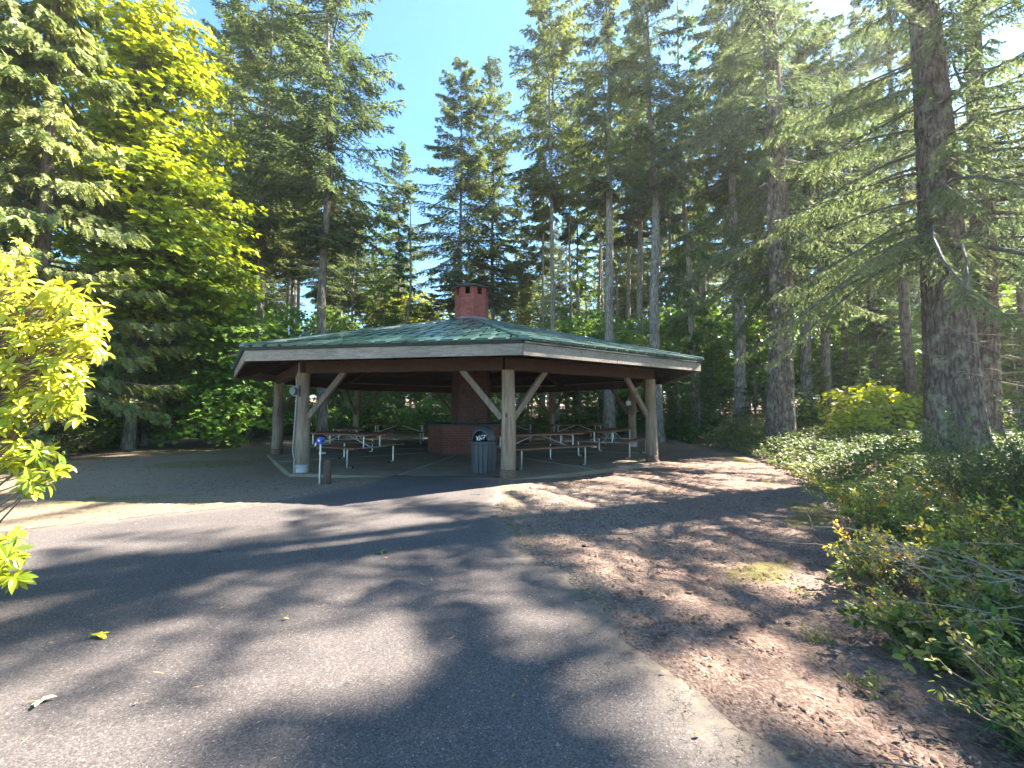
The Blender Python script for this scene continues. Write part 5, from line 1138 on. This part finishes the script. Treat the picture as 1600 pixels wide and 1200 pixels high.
def sticks():
    rg = np.random.default_rng(88); lv = Leaves(); n = 420; x_ = rg.uniform(-1, 7, n); y_ = 1.4 + 11 * rg.random(n) ** 1.5; k = (sdist(VEG, x_, y_) > -.6) & (sdist(SLABP, x_, y_) > .05) & ((sdist(ASPH, x_, y_) > 0) | (rg.random(n) < .12)); x_, y_ = x_[k], y_[k]; n = len(x_)
    a_ = rg.uniform(0, PI, n); L = rg.lognormal(-2.6, .55, n); t = np.linspace(-.5, .5, 5); P = np.empty((n, 5, 3)); b_ = rg.normal(0, .15, n)[:, None] * L[:, None] * (t ** 2 * 4 - .5)
    P[..., 0] = x_[:, None] + np.cos(a_)[:, None] * L[:, None] * t - np.sin(a_)[:, None] * b_; P[..., 1] = y_[:, None] + np.sin(a_)[:, None] * L[:, None] * t + np.cos(a_)[:, None] * b_; P[..., 2] = np.maximum(gz(x_, y_), .004 - .03 * (sdist(ASPH, x_, y_) > 0))[:, None] + .008
    lv.tubes(P, (.0022 + .012 * L[:, None]) * np.linspace(1, .5, 5)[None], 0, 5); o = obj_of(lv.mesh('fallen_sticks', [M['limb']]), 'fallen_sticks'); tag(o, 'short broken sticks scattered over the mulch', 'sticks', kind='stuff')
    lv = Leaves(); n = 1300; x_ = rg.uniform(-6, 7, n); y_ = 1.4 + 10 * rg.random(n) ** 1.4; k = (sdist(VEG, x_, y_) > -.6) & (sdist(SLABP, x_, y_) > .05) & ((sdist(ASPH, x_, y_) > -.3) | (rg.random(n) < .16)); x_, y_ = x_[k], y_[k]; n = len(x_); a_ = rg.uniform(0, 2 * PI, n)
    z_ = np.where(sdist(ASPH, x_, y_) < 0, .016, gz(x_, y_) + .012); lv.poly(np.c_[x_, y_, z_], np.c_[np.cos(a_), np.sin(a_), rg.uniform(-.1, .5, n)], nrmz(np.c_[rg.normal(0, .3, (n, 2)), np.ones(n)]), rg.uniform(.012, .038, n), OVAL, rg, 0, fold=.4, droop=.5)
    o = obj_of(lv.mesh('leaf_litter', [M['litter']]), 'leaf_litter'); tag(o, 'small curled brown and tan leaves scattered over the ground', 'leaf litter', kind='stuff')
M['litter'] = foliage('brown_leaf_litter', [(.12, .06, .03), (.22, .12, .06), (.32, .22, .10), (.38, .33, .12)], .1, .8, .2)
sticks()
# two fir cones on the mulch
for i, (px, py, lb) in enumerate([(910, 845, 'dark fir cone on the mulch near the asphalt edge'), (1067, 912, 'dark fir cone in the middle of the mulch path')]):
    x_, y_ = G(px, py); mb = MB(); prof = [(.003, -.035)]
    for j in range(9): zz = -.032 + j * .0078; rr = .017 * math.sin(PI * (j + 1.2) / 11); prof += [(rr, zz), (rr * .78, zz + .004)]
    prof.append((.001, .04)); mb.lathe(prof, 10); o = mb.build('fir_cone', M['stump']); o.location = (x_, y_, gz1(x_, y_) + .015); o.rotation_euler = (1.4, 0, i + .5); tag(o, lb, 'fir cone')

# ------------------------------------------------------------------ single out the countable look-alikes
ORD = 'first second third fourth fifth sixth seventh eighth ninth tenth eleventh twelfth thirteenth fourteenth fifteenth'.split()
bpy.context.view_layer.update()
groups = {}
for o in list(C.objects):
    if o.parent is None and o.get('group') and 'background' not in o['group'] and 'tables' not in o['group'] and 'beyond the right edge' not in o['group']: groups.setdefault((o['group'], o['label']), []).append(o)
for (g_, lb), L_ in groups.items():
    if 1 < len(L_) <= 15:
        L_.sort(key=lambda o: o.location.x / o.location.y)
        for i, o in enumerate(L_): o['label'] = ' '.join(lb.split()[:11]) + ', %s from the left' % ORD[i]

# ------------------------------------------------------------------ thin sunlit air
mb = MB(); mb.box((10, 40, 19), (330, 230, 46))
hz_ = mb.build('haze', []); tag(hz_, 'thin sunlit haze in the forest air', 'haze', kind='stuff')
m = bpy.data.materials.new('haze'); m.use_nodes = True; nt = m.node_tree; nt.nodes.remove(nt.nodes['Principled BSDF'])
pv = nt.nodes.new('ShaderNodeVolumePrincipled'); pv.inputs['Color'].default_value = (.9, .93, 1, 1); pv.inputs['Density'].default_value = .0006; pv.inputs['Anisotropy'].default_value = .5
nt.links.new(pv.outputs[0], nt.nodes['Material Output'].inputs['Volume']); hz_.data.materials.append(m)
